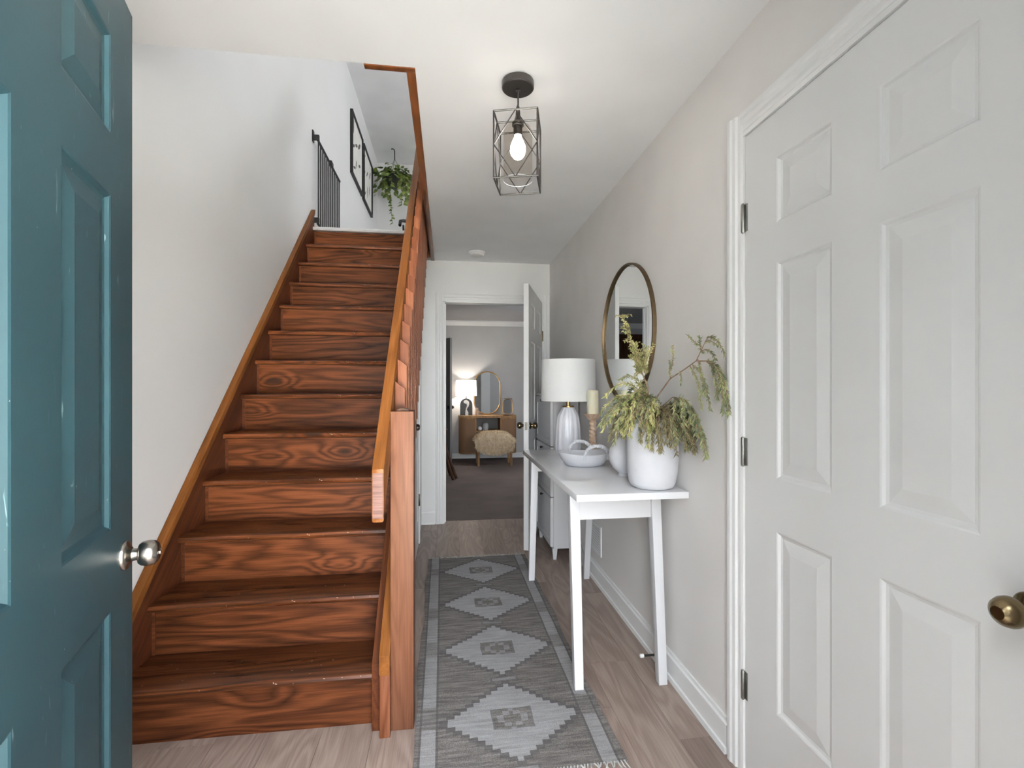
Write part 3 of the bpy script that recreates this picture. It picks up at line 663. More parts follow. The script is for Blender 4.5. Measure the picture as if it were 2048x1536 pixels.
# table lamp
lp = thing('table_lamp', 'white fluted ceramic table lamp with drum shade on the console', 'lamp', (0.765, 2.985, TZ))
def flute(th, r_, hh): return r_ * (1 - 0.06 * (1 - abs(math.cos(th * 6)))) if hh > 0.006 else r_
mk('lamp_base', MB().lathe([(0.01, 0.001), (0.080, 0.0), (0.082, 0.008), (0.084, 0.05), (0.080, 0.15), (0.072, 0.222), (0.066, 0.240), (0.042, 0.280), (0.039, 0.288), (0.0, 0.289)], 72, fn=flute), 'glaze', lp, smooth=40)
mk('collar', MB().lathe([(0.036, 0.287), (0.037, 0.289), (0.037, 0.296), (0.035, 0.298), (0.0125, 0.299), (0.0125, 0.345), (0.0, 0.345)], 28), 'gold', lp, smooth=40)
mk('lamp_shade', MB().lathe([(0.174, 0.328), (0.1745, 0.330), (0.172, 0.588), (0.1715, 0.590), (0.170, 0.588), (0.1722, 0.330), (0.174, 0.328)], 64, cap=False), 'shade', lp, smooth=40)
mk('harp', MB().tube([(0.0, 0, .345)] + [(0.06 * math.sin(math.pi * i / 12), 0, .345 + .24 * i / 12) for i in range(13)] + [(0, 0, .59)], 0.002, 6), 'gold', lp)
mk('spider_bar', MB().tube([(-.17, 0, .582), (.17, 0, .582)], 0.0018, 6).tube([(0, -.17, .582), (0, .17, .582)], 0.0018, 6), 'gold', lp)
mk('finial', MB().lathe([(0.014, 0.583), (0.014, 0.594), (0.010, 0.600), (0.0, 0.600)], 16), 'black', lp, smooth=40)
mk('bulb', MB().lathe([(0.012, 0.345), (0.013, 0.37), (0.028, 0.41), (0.03, 0.43), (0.022, 0.45), (0.0, 0.458)], 16), 'glaze', lp, smooth=60)
mk('power_cord', MB().tube([(0.085, 0.05, 0.008), (0.12, 0.12, 0.006), (0.125, 0.19, 0.004), (0.128, 0.205, -.03), (0.13, 0.205, -.35), (0.125, 0.20, -.60), (0.15, 0.16, -.72), (0.165, 0.10, -.60), (0.168, 0.08, -.55)], 0.003, 6), 'cable', lp, smooth=60)

# ------------------------------------------------------------------ round mirror
mr = thing('round_mirror', 'round wall mirror with thin aged brass frame above the console', 'mirror', (XW, 2.475, 1.545))
mk('frame', MB().lathe([(0.352, 0.0), (0.370, 0.0), (0.370, -.018), (0.361, -.019), (0.3595, -.008)], 96, axis='x', cap=False), 'brassframe', mr, smooth=40)
mk('glass', MB().lathe([(0.3605, -.003), (0.3605, -.007)], 96, axis='x'), 'mirror', mr)

# ------------------------------------------------------------------ foliage in the vase
arr = thing('foliage_arrangement', 'faded green drooping branches spilling from the large white vase', 'plant', (VX_, VY_, TZ + .2))
O = Vector((VX_, VY_, TZ + .2))
def px3(px, py, X):
    """photo measure -> point on the plane x = X (used to read the branch shapes off the photo)."""
    c, s_ = math.cos(YAW), math.sin(YAW); d = X * 957 / ((px - 895) * c)
    return Vector((X, (d - X * s_) / c, 1.257 - (py - 774) * d / 957)) - O
def leaflet(mb, p, d, L, wd, nrm):
    d = d.normalized(); sd = d.cross(nrm)
    if sd.length < 1e-3: sd = d.cross(Vector((1, 0, 0)))
    sd = sd.normalized() * wd; m_ = p + d * L * .45; k_ = nrm.normalized() * wd * .4
    mb.add([p, m_ + sd - k_, p + d * L, m_ - sd - k_, m_ + k_], [(0, 1, 4), (1, 2, 4), (2, 3, 4), (3, 0, 4)])
def sprig(mb, pts, L=0.022, wd=0.0024, step=0.0042, stem=None, droop=0.3, spread=1.0):
    """leaflets on both sides of a polyline; optional stem MB gets the twig."""
    pts = [Vector(p) for p in pts]
    if stem is not None: stem.tube(pts, [0.0022 * (1 - .6 * i / len(pts)) for i in range(len(pts))], 5)
    for a, b in zip(pts, pts[1:]):
        n_ = max(1, int((b - a).length / step)); t_ = (b - a).normalized()
        for i in range(n_):
            p = a.lerp(b, i / n_)
            for q in range(2):
                rv = Vector((random.gauss(0, 1), random.gauss(0, 1), random.gauss(0, 1))); sd = (rv - t_ * rv.dot(t_)).normalized()
                d = t_ * .9 + sd * random.uniform(.5, 1.0) * spread + Vector((0, 0, -droop))
                leaflet(mb, p, d, L * random.uniform(.5, 1.25), wd * random.uniform(.7, 1.3), rv.cross(d) + Vector((.01, 0, 0)))
def droopline(p, d, L, sag, n_=7):
    p = Vector(p); d = Vector(d).normalized(); out = [p.copy()]
    for i in range(n_):
        d = (d + Vector((random.uniform(-.12, .12), random.uniform(-.12, .12), -sag)) ).normalized(); p = p + d * L / n_
        lim = XW - .015 - O.x
        if p.x > lim: p.x = lim; d.x = min(d.x, 0)
        out.append(p.copy())
    return out
mouth = Vector((0, 0, 0.10))
def branch(pts, mat, sprigs, r0=0.004, along=None, al=.016):
    bmb = MB(); fmb = MB()
    pts = [Vector(p) for p in pts]
    if along is not None: sprig(fmb, pts[along:], al, step=.003)
    bmb.tube(pts, [r0 * (1 - .75 * i / (len(pts) - 1)) for i in range(len(pts))], 7)
    for base, d, L, sag, lf in sprigs:
        ln = droopline(base, d, L, sag); sprig(fmb, ln, lf, stem=bmb)
    o = mk('branch', bmb, 'twig', arr, smooth=60)
    mk('foliage', fmb, mat, o, smooth=60)
    return o
rv = lambda a=1.0: Vector((random.uniform(-a, a), random.uniform(-a, a), random.uniform(-a, a)))
# right-hand arching branch
B1 = [mouth + Vector((0, 0, -.12)), mouth, px3(1312, 797, .87), px3(1341, 757, .885), px3(1370, 738, .90), px3(1392, 722, .905), px3(1402, 702, .91), px3(1414, 676, .91)]
B1b = [px3(1392, 722, .905), px3(1412, 722, .915), px3(1428, 735, .925)]
sp = [(px3(1341, 757, .885), (-.3, -.1, 1), .075, -.02, .014), (px3(1341, 740, .885), (.25, -.1, 1), .10, 0, .014), (px3(1380, 733, .90), (.1, -.5, -.3), .17, .35, .02), (px3(1385, 730, .90), (.2, -.6, -.2), .19, .4, .02),
      (px3(1414, 676, .91), (.1, -.6, .3), .13, .35, .02), (px3(1410, 684, .91), (.1, -.4, .2), .07, .2, .016), (px3(1405, 695, .91), (-.2, .5, .4), .08, -.05, .014), (px3(1402, 702, .91), (-.1, .2, 1), .06, 0, .012),
      (px3(1428, 735, .925), (.1, -.5, -.2), .17, .45, .022), (px3(1420, 728, .92), (.1, -.6, -.2), .20, .4, .022), (px3(1412, 722, .915), (.1, -.5, .2), .18, .5, .022), (px3(1428, 735, .925), (0, -.8, .2), .20, .5, .022), (px3(1425, 732, .925), (0, -.2, -.4), .12, .4, .02),
      (px3(1395, 718, .905), (.1, -.3, -.5), .14, .3, .02), (px3(1400, 705, .91), (.1, -.5, .5), .10, .3, .018), (px3(1420, 726, .92), (0, -.4, .1), .22, .5, .022), (px3(1360, 742, .89), (.1, -.2, -.6), .06, .3, .012), (px3(1312, 797, .87), (-.2, -.4, .3), .08, .2, .014)]
b1 = branch(B1, 'fern', sp)
mk('twig', MB().tube(B1b, [0.003, 0.0025, 0.0018], 6), 'twig', b1, smooth=60)
# upper-left branch in front of the mirror
B2 = [mouth + Vector((-.01, 0, -.12)), mouth + Vector((-.01, 0, 0)), px3(1296, 775, .83), px3(1280, 735, .82), px3(1268, 700, .81), px3(1258, 668, .80), px3(1247, 638, .79), px3(1241, 631, .785)]
sp = []
for i in range(30):
    t_ = random.random(); k_ = 2 + int(t_ * 4.99); p = B2[k_].lerp(B2[min(k_ + 1, 7)], random.random())
    sp.append((p, rv(.8) + Vector((-.2, -.1, .7)), random.uniform(.025, .06), random.uniform(.1, .35), .013))
for i in range(22): sp.append((px3(1285, 740, .83) + rv(.02), Vector((random.uniform(-.5, .3), random.uniform(-.6, .2), 1)), random.uniform(.07, .14), .05, .015))
branch(B2, 'fernlt', sp, along=3)
# crowding sprays round the mouth, drooping over the rim
for k_, (mat, n_, bias) in enumerate((('fern', 40, (-.35, .05, .65)), ('fernlt', 30, (-.5, -.25, .65)), ('ferndk', 26, (.0, -.8, .2)), ('fern', 26, (.5, -.6, .4)))):
    stem = [mouth + Vector((0, 0, -.12)) + rv(.02), mouth + rv(.02), mouth + Vector(bias) * .07 + rv(.01)]
    sp = []
    for i in range(n_):
        d = Vector(bias) + rv(.75); d.z = abs(d.z) * .7 + .15
        sp.append((stem[2] + rv(.025), d, random.uniform(.11, .23), random.uniform(.25, .5), .021))
    branch(stem, mat, sp, .003)
# long spray hanging low on the right, dark one low on the left
B5 = [mouth + Vector((0, 0, -.12)), mouth, px3(1345, 795, .885), px3(1372, 802, .90), px3(1388, 822, .905), px3(1400, 850, .91), px3(1408, 880, .91)]
sp = [(B5[2].lerp(B5[3], random.random()), Vector((random.uniform(-.3, .3), -.5, random.uniform(-.2, .5))), .09, .4, .02) for i in range(7)] + [(B5[k_].lerp(B5[k_ + 1], random.random()), Vector((0, -.4, -.8)) + rv(.3), .07, .2, .02) for k_ in (3, 4, 5) for i in range(4)]
branch(B5, 'fern', sp, .003, along=3, al=.02)
B6 = [mouth + Vector((0, 0, -.12)), mouth, mouth + Vector((-.05, .06, .03)), mouth + Vector((-.07, .08, -.02))]
sp = [(B6[2].lerp(B6[3], random.random()), Vector((-.4, .4, .1)) + rv(.4), random.uniform(.09, .15), .4, .02) for i in range(12)]
branch(B6, 'ferndk', sp, .003)

# ------------------------------------------------------------------ ceiling light
cl = thing('cage_pendant', 'bronze wire cage ceiling light with lit bulb in a glass jar', 'light', (0.266, 1.805, CE), -R(15))
mk('canopy', MB().lathe([(0.06, 0.0), (0.061, -.004), (0.061, -.024), (0.057, -.028), (0.012, -.03), (0.0, -.03)], 48), 'dkbronze', cl, smooth=40)
mk('canopy_ring', MB().lathe([(0.009, -.03), (0.010, -.036), (0.006, -.040), (0.0, -.040)], 20), 'dkbronze', cl, smooth=40)
mk('cord', MB().tube([(0, 0, -.036), (0.001, 0, -.08), (0, 0, -.115)], 0.0035, 8), 'dkbronze', cl)
mk('cord_grip', MB().lathe([(0.004, -.09), (0.007, -.10), (0.009, -.125), (0.006, -.128)], 16), 'dkbronze', cl, smooth=40)
hs = 0.080; zt, zb = -.150, -.395; rr = 0.0034
cg = MB()
c4 = [(-hs, -hs), (hs, -hs), (hs, hs), (-hs, hs)]
for zz in (zt, zb):
    for a, b in zip(c4, c4[1:] + c4[:1]): cg.tube([(*a, zz), (*b, zz)], rr, 6)
for a in c4: cg.tube([(*a, zt), (*a, zb)], rr, 6)
mk('cage_frame', cg, 'dkbronze', cl)
for a, b in zip(c4, c4[1:] + c4[:1]):
    m_ = ((a[0] + b[0]) / 2, (a[1] + b[1]) / 2); zm = (zt + zb) / 2
    mk('diamond_wire', MB().tube([(*m_, zt), (*b, zm), (*m_, zb), (*a, zm)], 0.0028, 6, closed=True), 'dkbronze', cl)
mk('top_bar', MB().tube([(-hs, 0, zt), (hs, 0, zt)], rr, 6), 'dkbronze', cl)
mk('socket', MB().lathe([(0.008, -.125), (0.016, -.15), (0.022, -.155), (0.022, -.168), (0.017, -.170), (0.017, -.205), (0.0, -.205)], 24), 'dkbronze', cl, smooth=40)
mk('glass_jar', MB().lathe([(0.022, -.160), (0.030, -.164), (0.046, -.176), (0.054, -.192), (0.055, -.21), (0.055, -.375)], 40, cap=False), 'glass', cl, smooth=60)
mk('jar_rim', MB().tube([(0.055 * math.cos(2 * math.pi * i / 32), 0.055 * math.sin(2 * math.pi * i / 32), -.376) for i in range(32)], 0.0013, 5, closed=True), 'glaze', cl, smooth=60)
mk('bulb', MB().lathe([(0.012, -.200), (0.014, -.212), (0.022, -.228), (0.029, -.246), (0.030, -.262), (0.026, -.278), (0.017, -.290), (0.006, -.296), (0.0, -.2965)], 12), 'bulb', cl, smooth=60)
sd = thing('smoke_detector', 'round white smoke detector on the far hall ceiling', 'smoke detector', (0.252, 4.13, CE))
mk('base_plate', MB().lathe([(0.07, 0), (0.07, -.012), (0.066, -.014)], 40), 'plastic', sd, smooth=40)
mk('dome', MB().lathe([(0.062, -.012), (0.062, -.026), (0.055, -.034), (0.02, -.037), (0.0, -.037)], 40), 'plastic', sd, smooth=40)

# ------------------------------------------------------------------ shoe cabinet
cb = thing('shoe_cabinet', 'tall shallow white cabinet with black knobs beside the open door', 'cabinet', (0.846, 3.68, 0))
hx, hy = 0.101, 0.283
mk('body', MB().box(-hx + .018, hx, -hy, hy, .083, 1.19), 'white', cb, bevel=.002)
mk('cabinet_top', MB().box(-hx - .004, hx + .004, -hy - .006, hy + .002, 1.19, 1.205), 'white', cb, bevel=.003)
for k_ in range(3):
    z0 = .095 + k_ * .365; z1 = z0 + .358
    dr = mk('tilt_door', MB().box(-hx, -hx + .017, -hy + .004, hy - .004, z0, z1), 'white', cb, bevel=.0015)
    mk('raised_border', MB().box(-hx - .005, -hx, -hy + .006, -hy + .045, z0 + .003, z1 - .003).box(-hx - .005, -hx, hy - .045, hy - .006, z0 + .003, z1 - .003).box(-hx - .005, -hx, -hy + .045, hy - .045, z0 + .003, z0 + .045).box(-hx - .005, -hx, -hy + .045, hy - .045, z1 - .05, z1 - .003), 'white', dr)
    mk('knob', MB().lathe([(0.005, -hx - .004), (0.005, -hx - .014), (0.010, -hx - .017), (0.0105, -hx - .023), (0.006, -hx - .027), (0.0, -hx - .027)], 16, 0, z1 - .03, 'x'), 'black', dr, smooth=50)
for sx in (-1, 1):
    for sy in (-1, 1):
        xx_, yy_ = sx * (hx - .03), sy * (hy - .025); q = MB()
        q.add([(xx_ - .011, yy_ - .011, 0), (xx_ + .011, yy_ - .011, 0), (xx_ + .011, yy_ + .011, 0), (xx_ - .011, yy_ + .011, 0), (xx_ - .018, yy_ - .018, .083), (xx_ + .018, yy_ - .018, .083), (xx_ + .018, yy_ + .018, .083), (xx_ - .018, yy_ + .018, .083)], [(3, 2, 1, 0), (4, 5, 6, 7), (0, 1, 5, 4), (1, 2, 6, 5), (2, 3, 7, 6), (3, 0, 4, 7)])
        mk('leg', q, 'white', cb)
# wall register and door stop
vt = thing('wall_register', 'white louvred vent register low on the right wall', 'vent', (XW, 3.04, .185))
mk('frame', MB().box(-.008, 0, -.14, -.12, 0, .19).box(-.008, 0, .12, .14, 0, .19).box(-.008, 0, -.12, .12, 0, .02).box(-.008, 0, -.12, .12, .17, .19), 'trim', vt, bevel=.002)
mk('backing', MB().box(-.002, 0, -.12, .12, .02, .17), 'grey_doorshade', vt)
for k_ in range(9): mk('slat', MB().prism([(-.007, .024 + k_ * .0163), (-.001, .032 + k_ * .0163), (-.001, .034 + k_ * .0163), (-.007, .026 + k_ * .0163)], -.12, .12, 'y'), 'trim', vt)
ds = thing('door_stop', 'small bronze door stop with white rubber tip on the baseboard', 'door stop', (XW - .02, 2.06, .045))
mk('rod', MB().lathe([(0.012, 0.0), (0.012, -.004), (0.005, -.006), (0.005, -.066), (0.0, -.066)], 14, axis='x'), 'dkbronze', ds, smooth=40)
mk('tip', MB().lathe([(0.006, -.062), (0.0085, -.064), (0.0085, -.078), (0.006, -.081), (0.0, -.081)], 14, axis='x'), 'plastic', ds, smooth=40)

# ------------------------------------------------------------------ upper floor
gt = thing('safety_gate', 'black metal baby gate folded open at the stair head', 'gate', (XL + .045, 4.42, UF))
mk('top_rail', MB().tube([(0, 0, .80), (0, .86, .80)], .011, 8), 'black', gt); mk('bottom_rail', MB().tube([(0, 0, .06), (0, .86, .06)], .011, 8), 'black', gt)
for k_ in range(12): mk('bar', MB().tube([(0, .02 + k_ * .0745, .06), (0, .02 + k_ * .0745, .80)], .0066, 6), 'black', gt)
for z in (.10, .83): mk('wall_bracket', MB().box(-.045, -.035, -.02, .02, z - .05, z + .05).box(-.04, .012, -.012, .012, z - .03, z + .012), 'black', gt)
mk('latch', MB().box(-.012, .016, .44, .52, .785, .83), 'black', gt, bevel=.003)
for k_, (yc_, lab) in enumerate(((6.43, 'black framed feather print nearer the stair head'), (7.265, 'black framed feather print nearer the hanging plant'))):
    pc = thing('framed_print', lab, 'picture', (XL, yc_, 3.88), group='framed prints on the stair wall')
    hw = .375; hh = .78
    for b in ((0, .035, -hw, -hw + .022, 0, hh), (0, .035, hw - .022, hw, 0, hh), (0, .035, -hw + .022, hw - .022, 0, .022), (0, .035, -hw + .022, hw - .022, hh - .022, hh)): mk('frame_side', MB().box(*b), 'black', pc)
    pp = mk('print', MB().box(0.004, .015, -hw + .022, hw - .022, .022, hh - .022), 'paper', pc)
    for j in range(7):
        cyy = -.22 + (j % 3) * .2 + random.uniform(-.05, .05); czz = .15 + j * .085; a = random.uniform(-.7, .7) + .6; L = random.uniform(.13, .24); q = MB(); pts = []
        for i in range(12):
            t_ = i / 11 * 2 * math.pi; u, v_ = math.cos(t_) * L / 2, math.sin(t_) * L * .13
            pts.append((.0155, cyy + u * math.sin(a) + v_ * math.cos(a), czz + u * math.cos(a) - v_ * math.sin(a)))
        q.add(pts, [tuple(range(12))]); mk('feather_mark', q, 'ink', pp)
# hanging pothos
hp = thing('hanging_plant', 'trailing variegated pothos in a hanging basket upstairs', 'plant', (-0.84, 7.86, 4.56))
mk('pot', MB().lathe([(0.09, -.10), (0.12, -.08), (0.14, 0.06), (0.145, 0.075), (0.135, 0.07), (0.0, 0.05)], 28), 'potdark', hp, smooth=50)
mk('hanger', MB().tube([(0.14, 0, .07), (0, 0, .36)], .003, 5).tube([(-.07, .12, .07), (0, 0, .36)], .003, 5).tube([(-.07, -.12, .07), (0, 0, .36)], .003, 5), 'potdark', hp)
mk('hook', MB().tube([(0, 0, .34), (0, 0, .47), (-.005, 0, .50), (-.03, 0, .52), (-.045, 0, .505), (-.048, 0, .53 )], .008, 8), 'black', hp, smooth=60)
vm_, lm_ = MB(), MB()
def heart(mb, p, d, L, nrm):
    d = d.normalized(); s1 = d.cross(nrm).normalized(); nn = s1.cross(d)
    sh = [(0, 0), (.28, -.10), (.48, .10), (.46, .38), (.28, .70), (0, 1.0), (-.28, .70), (-.46, .38), (-.48, .10), (-.28, -.10)]
    vs = [p + (s1 * a + d * b + nn * (-abs(a) * .25 - b * b * .25)) * L for a, b in sh]
    mb.add([p + d * L * .4] + vs, [(0, i, i % 10 + 1) for i in range(1, 11)])
for i in range(190):
    th = random.uniform(0, 2 * math.pi); rr_ = random.uniform(.10, .30); zz = .16 - (rr_ - .1) * random.uniform(.2, 1.6) + random.uniform(-.06, .08)
    p = Vector((rr_ * math.cos(th), rr_ * math.sin(th), zz)); d = Vector((math.cos(th), math.sin(th), random.uniform(-.9, .1))) + rv(.3)
    heart(lm_, p, d, random.uniform(.06, .11), Vector((0, 0, 1)) + rv(.5))
for th, L, x0, y0 in ((0, .72, -.04, -.16), (1, .42, .17, -.14), (2, .38, .22, -.08), (3, .30, -.14, -.1), (4, .45, .12, -.2)):
    pts = [Vector((x0 * .6, y0 * .6, .08)), Vector((x0, y0, 0))]; p = pts[-1].copy()
    n_ = int(L / .04)
    for i in range(n_):
        p = p + Vector((random.uniform(-.012, .012), random.uniform(-.01, .01), -.04)); pts.append(p.copy())
        heart(lm_, p, Vector((random.choice((-1, 1)), random.uniform(-.6, .3), -.5)), random.uniform(.05, .085) * (1 if L < .6 or i < 8 else .75), Vector((0, -.8, .6)) + rv(.4))
    vm_.tube(pts, .004, 5)
mk('vines', vm_, 'twig', hp, smooth=60)
o = mk('foliage', lm_, 'pothos', hp, smooth=60); o['kind'] = 'stuff'
# black chair by the landing
kc = thing('black_chair', 'black metal chair with curved top rail on the landing', 'chair', (-0.30, 6.2, UF), R(20))
for sx in (-.2, .2):
    mk('back_post', MB().tube([(sx, .18, .0), (sx, .2, .45), (sx, .24, .72)], .014, 8), 'black', kc); mk('leg', MB().tube([(sx, -.2, 0), (sx, -.19, .44)], .014, 8), 'black', kc)
mk('seat', MB().box(-.22, .22, -.22, .22, .43, .455), 'black', kc, bevel=.01)
mk('top_rail', MB().tube([(-.27, .14, .68), (-.25, .2, .755), (-.2, .24, .78), (0, .27, .79), (.2, .24, .78), (.25, .2, .755), (.27, .14, .68)], .02, 8), 'black', kc, smooth=60)
for k_ in range(3): mk('back_slat', MB().tube([(-.1 + .1 * k_, .2, .45), (-.1 + .1 * k_, .26, .79)], .009, 6), 'black', kc)

# ------------------------------------------------------------------ bedroom
vn = thing('vanity_table', 'light wood floating vanity with rounded cane cabinets on the bedroom wall', 'vanity', (0.682, 8.23, 0))
hwv = .488
def rbox(x0, x1, z0, z1, yb, yf, r_, left):
    pts = []
    for i in range(7):
        a = math.pi / 2 * i / 6
        if left: pts.append((x0 + r_ - r_ * math.sin(a), yf + r_ - r_ * math.cos(a)))
        else: pts.append((x1 - r_ + r_ * math.sin(a), yf + r_ - r_ * math.cos(a)))
    if left: pts = [(x1, yf)] + pts + [(x0, yb), (x1, yb)]
    else: pts = [(x0, yf)] + pts + [(x1, yb), (x0, yb)]
    return MB().prism(pts, z0, z1, 'z')
for left in (True, False):
    x0, x1 = (-hwv, -.222) if left else (.222, hwv)
    cbm = mk('cabinet', rbox(x0, x1, .135, .735, .21, -.2, .12, left), 'cane', vn, smooth=40)
    mk('inner_side', MB().box(*((-.222, -.20) if left else (.20, .222)), -.2, .21, .135, .735), 'oak', vn)
    mk('base_rim', rbox(x0, x1, .135, .155, .212, -.203, .12, left), 'oak', cbm); mk('top_rim', rbox(x0, x1, .715, .737, .212, -.203, .12, left), 'oak', cbm)
tp = []
for i in range(7):
    a = math.pi / 2 * i / 6; tp.append((hwv - .12 + .12 * math.sin(a), -.21 + .12 - .12 * math.cos(a)))
tp = tp + [(hwv, .212), (-hwv, .212)] + [(-x_, y_) for x_, y_ in tp[::-1]]
mk('table_top', MB().prism(tp, .737, .772, 'z'), 'oak', vn, smooth=40)
mk('shelf', MB().box(-.20, .20, -.18, .21, .50, .52), 'oak', vn)
mk('back_panel', MB().box(-.20, .20, .19, .21, .40, .735), 'grey_doorshade', vn)
tag(mk('round_jar', MB().lathe([(0.02, 0), (0.034, .015), (0.036, .035), (0.028, .058), (0.012, .068), (0.0, .068)], 20), 'glaze', None, (0.545, 8.14, .52), smooth=50), 'small white round jar on the vanity shelf', 'jar')
tag(mk('makeup_case', MB().lathe([(0.05, 0), (0.058, .03), (0.058, .08), (0.05, .11), (0.03, .125), (0.0, .127)], 24), 'cable', None, (0.64, 8.2, .52), smooth=50), 'larger grey domed case beside the jar on the vanity shelf', 'case')
# lamp on the vanity
bl_ = thing('arch_lamp', 'lit lamp with black arch base and white shade on the vanity', 'lamp', (0.318, 8.24, .772))
arch = [(-.105, 0), (.105, 0)] + [(.105 * math.cos(math.pi * i / 14), .185 + .105 * math.sin(math.pi * i / 14)) for i in range(15)]
mk('arch_base', MB().prism([(a, b) for a, b in arch], -.035, .035, 'y'), 'black', bl_, smooth=40)
sw = [(-.018, .0), (-.014, .08), (-.002, .13), (.012, .165), (.006, .195), (-.022, .205), (-.042, .215), (-.046, .24), (-.025, .262), (.01, .262), (.045, .235), (.052, .20), (.042, .16), (.022, .13), (.008, .10), (.022, .075), (.035, .05), (.034, 0)]
mk('white_inlay', MB().prism(sw, -.0375, -.0345, 'y'), 'plastic', bl_)
mk('stem', MB().tube([(0, 0, .285), (0, 0, .36)], .008, 10), 'black', bl_)
mk('lamp_shade', MB().lathe([(0.18, .335), (0.172, .60)], 40, cap=False), 'litshade', bl_, smooth=60)
mk('bulb', MB().lathe([(0.012, .36), (0.028, .40), (0.03, .43), (0.02, .455), (0.0, .462)], 8), 'bulb2', bl_, smooth=60)
# capsule mirror
cm = thing('capsule_mirror', 'tall pill shaped gold framed mirror standing on the vanity', 'mirror', (0.69, 8.40, .772))
def capsule(rx, z0, z1, n_=20):
    out = []
    for i in range(n_ + 1):
        a = math.pi * i / n_; out.append((rx * math.cos(a), z1 - rx + rx * math.sin(a)))
    for i in range(n_ + 1):
        a = math.pi + math.pi * i / n_; out.append((rx * math.cos(a), z0 + rx + rx * math.sin(a)))
    return out
mk('glass', MB().prism(capsule(.226, .01, .75), -.006, .006, 'y'), 'mirror', cm)
mk('frame', MB().tube([(a, 0, b) for a, b in capsule(.228, .009, .752)], .011, 8, closed=True), 'gold', cm, smooth=60)
sm = thing('small_mirror', 'small gold framed tilting mirror on the right of the vanity', 'mirror', (1.03, 8.22, .772), R(-14))
def rrect(hw_, z0, z1, r_, n_=6):
    out = []
    for cx_, cz_, a0 in ((hw_ - r_, z1 - r_, 0), (-hw_ + r_, z1 - r_, 90), (-hw_ + r_, z0 + r_, 180), (hw_ - r_, z0 + r_, 270)):
        for i in range(n_ + 1):
            a = R(a0 + 90 * i / n_); out.append((cx_ + r_ * math.cos(a), cz_ + r_ * math.sin(a)))
    return out
mk('glass', MB().prism(rrect(.066, .03, .27, .05), -.004, .004, 'y'), 'mirror', sm, rot=(R(-8), 0, 0))
mk('frame', MB().tube([(a, 0, b) for a, b in rrect(.068, .028, .272, .05)], .006, 6, closed=True), 'gold', sm, rot=(R(-8), 0, 0), smooth=60)
mk('stand', MB().tube([(-.09, -.02, .006), (-.088, .03, .2), (-.07, .03, .285), (.07, .03, .285), (.088, .03, .2), (.09, -.02, .006), (-.09, -.02, .006)], .006, 6), 'gold', sm, smooth=60)
tag(mk('tan_vase', MB().lathe([(0.02, 0), (0.032, .03), (0.036, .07), (0.028, .10), (0.022, .115), (0.028, .125), (0.0, .122)], 20), 'wash', None, (0.497, 8.16, .772), smooth=50), 'small tan vase on the vanity beside the lamp', 'vase')
tag(mk('trinket_tray', MB().lathe([(0.05, 0), (0.062, .014), (0.058, .012), (0.0, .005)], 24), 'gold', None, (0.985, 8.11, .772), smooth=50), 'small gold trinket dish in front of the little mirror', 'dish')
# fur stool
fs = thing('fur_stool', 'wooden stool draped with a cream sheepskin in front of the vanity', 'stool', (0.745, 7.72, 0))
for sx, sy in ((-.26, -.16), (.26, -.16), (-.26, .16), (.26, .16)): mk('leg', MB().box(-.017, .017, -.017, .017, 0, .44), 'oak', fs, (sx, sy, .004), bevel=.003)
mk('seat', MB().box(-.29, .29, -.19, .19, .41, .47), 'oak', fs, bevel=.02)
fb_ = MB(); nu, nv = 28, 22
def furp(u, v_):
    # u across (-1..1), v front-to-back (-1 hanging front .. 1 back)
    x_ = .325 * u * (1 - .10 * max(0, -v_ - .35)); hang = max(0, -v_ - .30) / .70; edge = abs(u) ** 4
    y_ = -.205 if v_ < -.30 else -.205 + (v_ + .30) / 1.3 * .41
    drop = hang * (.31 * math.sqrt(max(0, 1 - (abs(u) ** 2.4) * .92)) + .02)
    z_ = .505 - edge * .10 - drop + .025 * (1 - u * u) * (1 if v_ > -.3 else 0.3)
    return Vector((x_, y_ - .03 * math.sin(hang * 2.6), z_))
for j in range(nv + 1):
    for i in range(nu + 1): fb_.v.append(tuple(furp(-1 + 2 * i / nu, -1 + 2 * j / nv)))
for j in range(nv):
    for i in range(nu):
        a = j * (nu + 1) + i; fb_.f.append((a, a + 1, a + nu + 2, a + nu + 1))
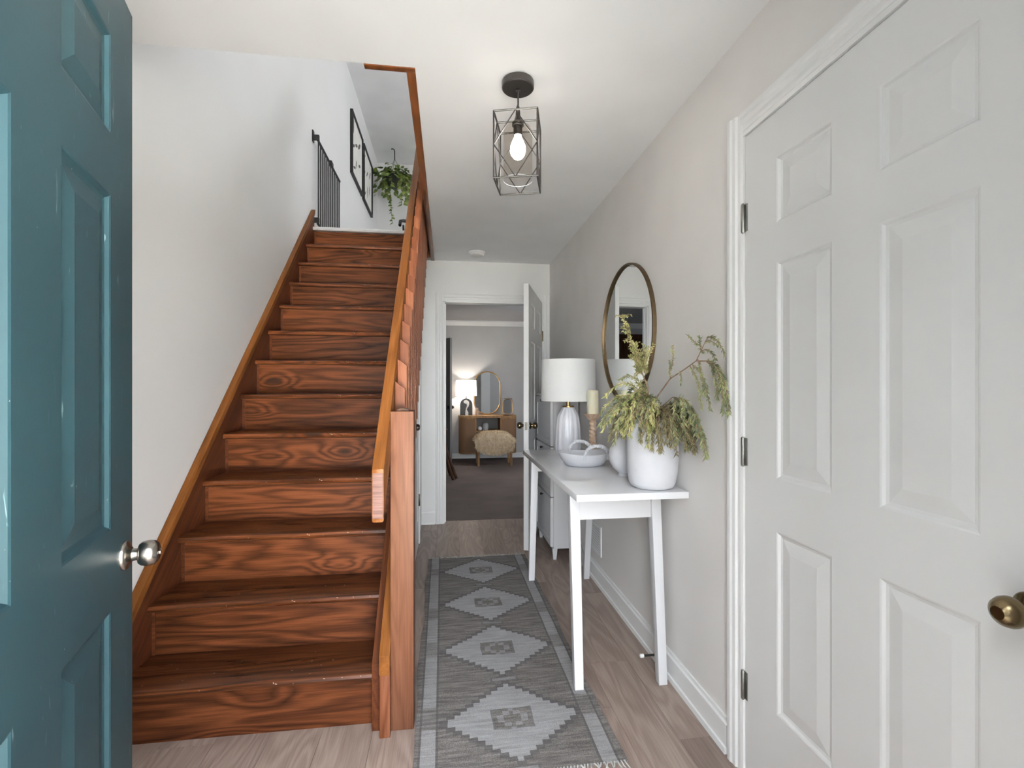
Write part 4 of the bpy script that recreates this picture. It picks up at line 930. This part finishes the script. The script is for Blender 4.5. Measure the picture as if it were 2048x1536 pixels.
for i in range(5200):
    u, v_ = random.uniform(-1, 1), random.uniform(-1, 1); p = furp(u, v_); q = furp(u, v_ + .02); p2 = furp(u + .02, v_)
    nrm = (p2 - p).cross(q - p).normalized(); d = nrm * .6 + Vector((u * .3, -.2, -.7)) + rv(.5); d.normalize(); L = random.uniform(.025, .05); s_ = d.cross(rv()).normalized() * .003
    fb_.add([p + s_, p - s_, p + d * L], [(0, 1, 2)])
o = mk('sheepskin', fb_, 'fur', fs, smooth=60)
# dark curved wooden stand left
ws = thing('wooden_stand', 'dark wood stand with curved splayed legs beside the bedroom doorway', 'stand', (-0.02, 6.65, 0.004))
for k_, (x1_, y1_, x0_, y0_) in enumerate(((.145, -.05, -.03, .02), (.10, -.16, -.05, -.02), (-.12, -.10, -.06, 0.0), (-.14, .14, -.05, .04), (.06, .16, -.03, .05))):
    pts = [(x0_ + (x1_ - x0_) * (t_ ** 1.7), y0_ + (y1_ - y0_) * t_, .66 * (1 - t_) + .0) for t_ in [i / 8 for i in range(9)]]
    mk('leg', MB().tube(pts, [.016] * 4 + [.019, .022, .024, .025, .02], 8), 'darkwood', ws, smooth=60)
mk('top_block', MB().lathe([(0.05, .60), (0.07, .62), (0.07, .665), (0.05, .68), (0.0, .68)], 20), 'darkwood', ws, (-.045, .02, 0), smooth=40)
# wardrobe that the round mirror shows
wr = thing('wardrobe', 'dark brown wooden wardrobe reflected in the round hall mirror', 'wardrobe', (-0.80, 6.95, 0.004))
mk('body', MB().box(-.5, .5, -.28, .3, .06, 1.95), 'darkwood', wr, bevel=.006); mk('plinth', MB().box(-.48, .48, -.26, .28, 0, .06), 'darkwood', wr); mk('cornice', MB().box(-.53, .53, -.31, .3, 1.95, 2.02), 'darkwood', wr, bevel=.012)
for sx in (-1, 1):
    a, b = (-.49, -.005) if sx < 0 else (.005, .49)
    dd = mk('door', MB().box(a, b, -.30, -.28, .08, 1.93), 'darkwood', wr, bevel=.003); mk('door_panel', MB().box(a + .08, b - .08, -.306, -.30, .2, 1.8), 'darkwood', dd, bevel=.003)
    mk('handle', MB().tube([(-sx * .0 + (.035 if sx > 0 else -.035), -.315, .95), ((.035 if sx > 0 else -.035), -.325, 1.0), ((.035 if sx > 0 else -.035), -.315, 1.05)], .006, 6), 'bronze', dd)
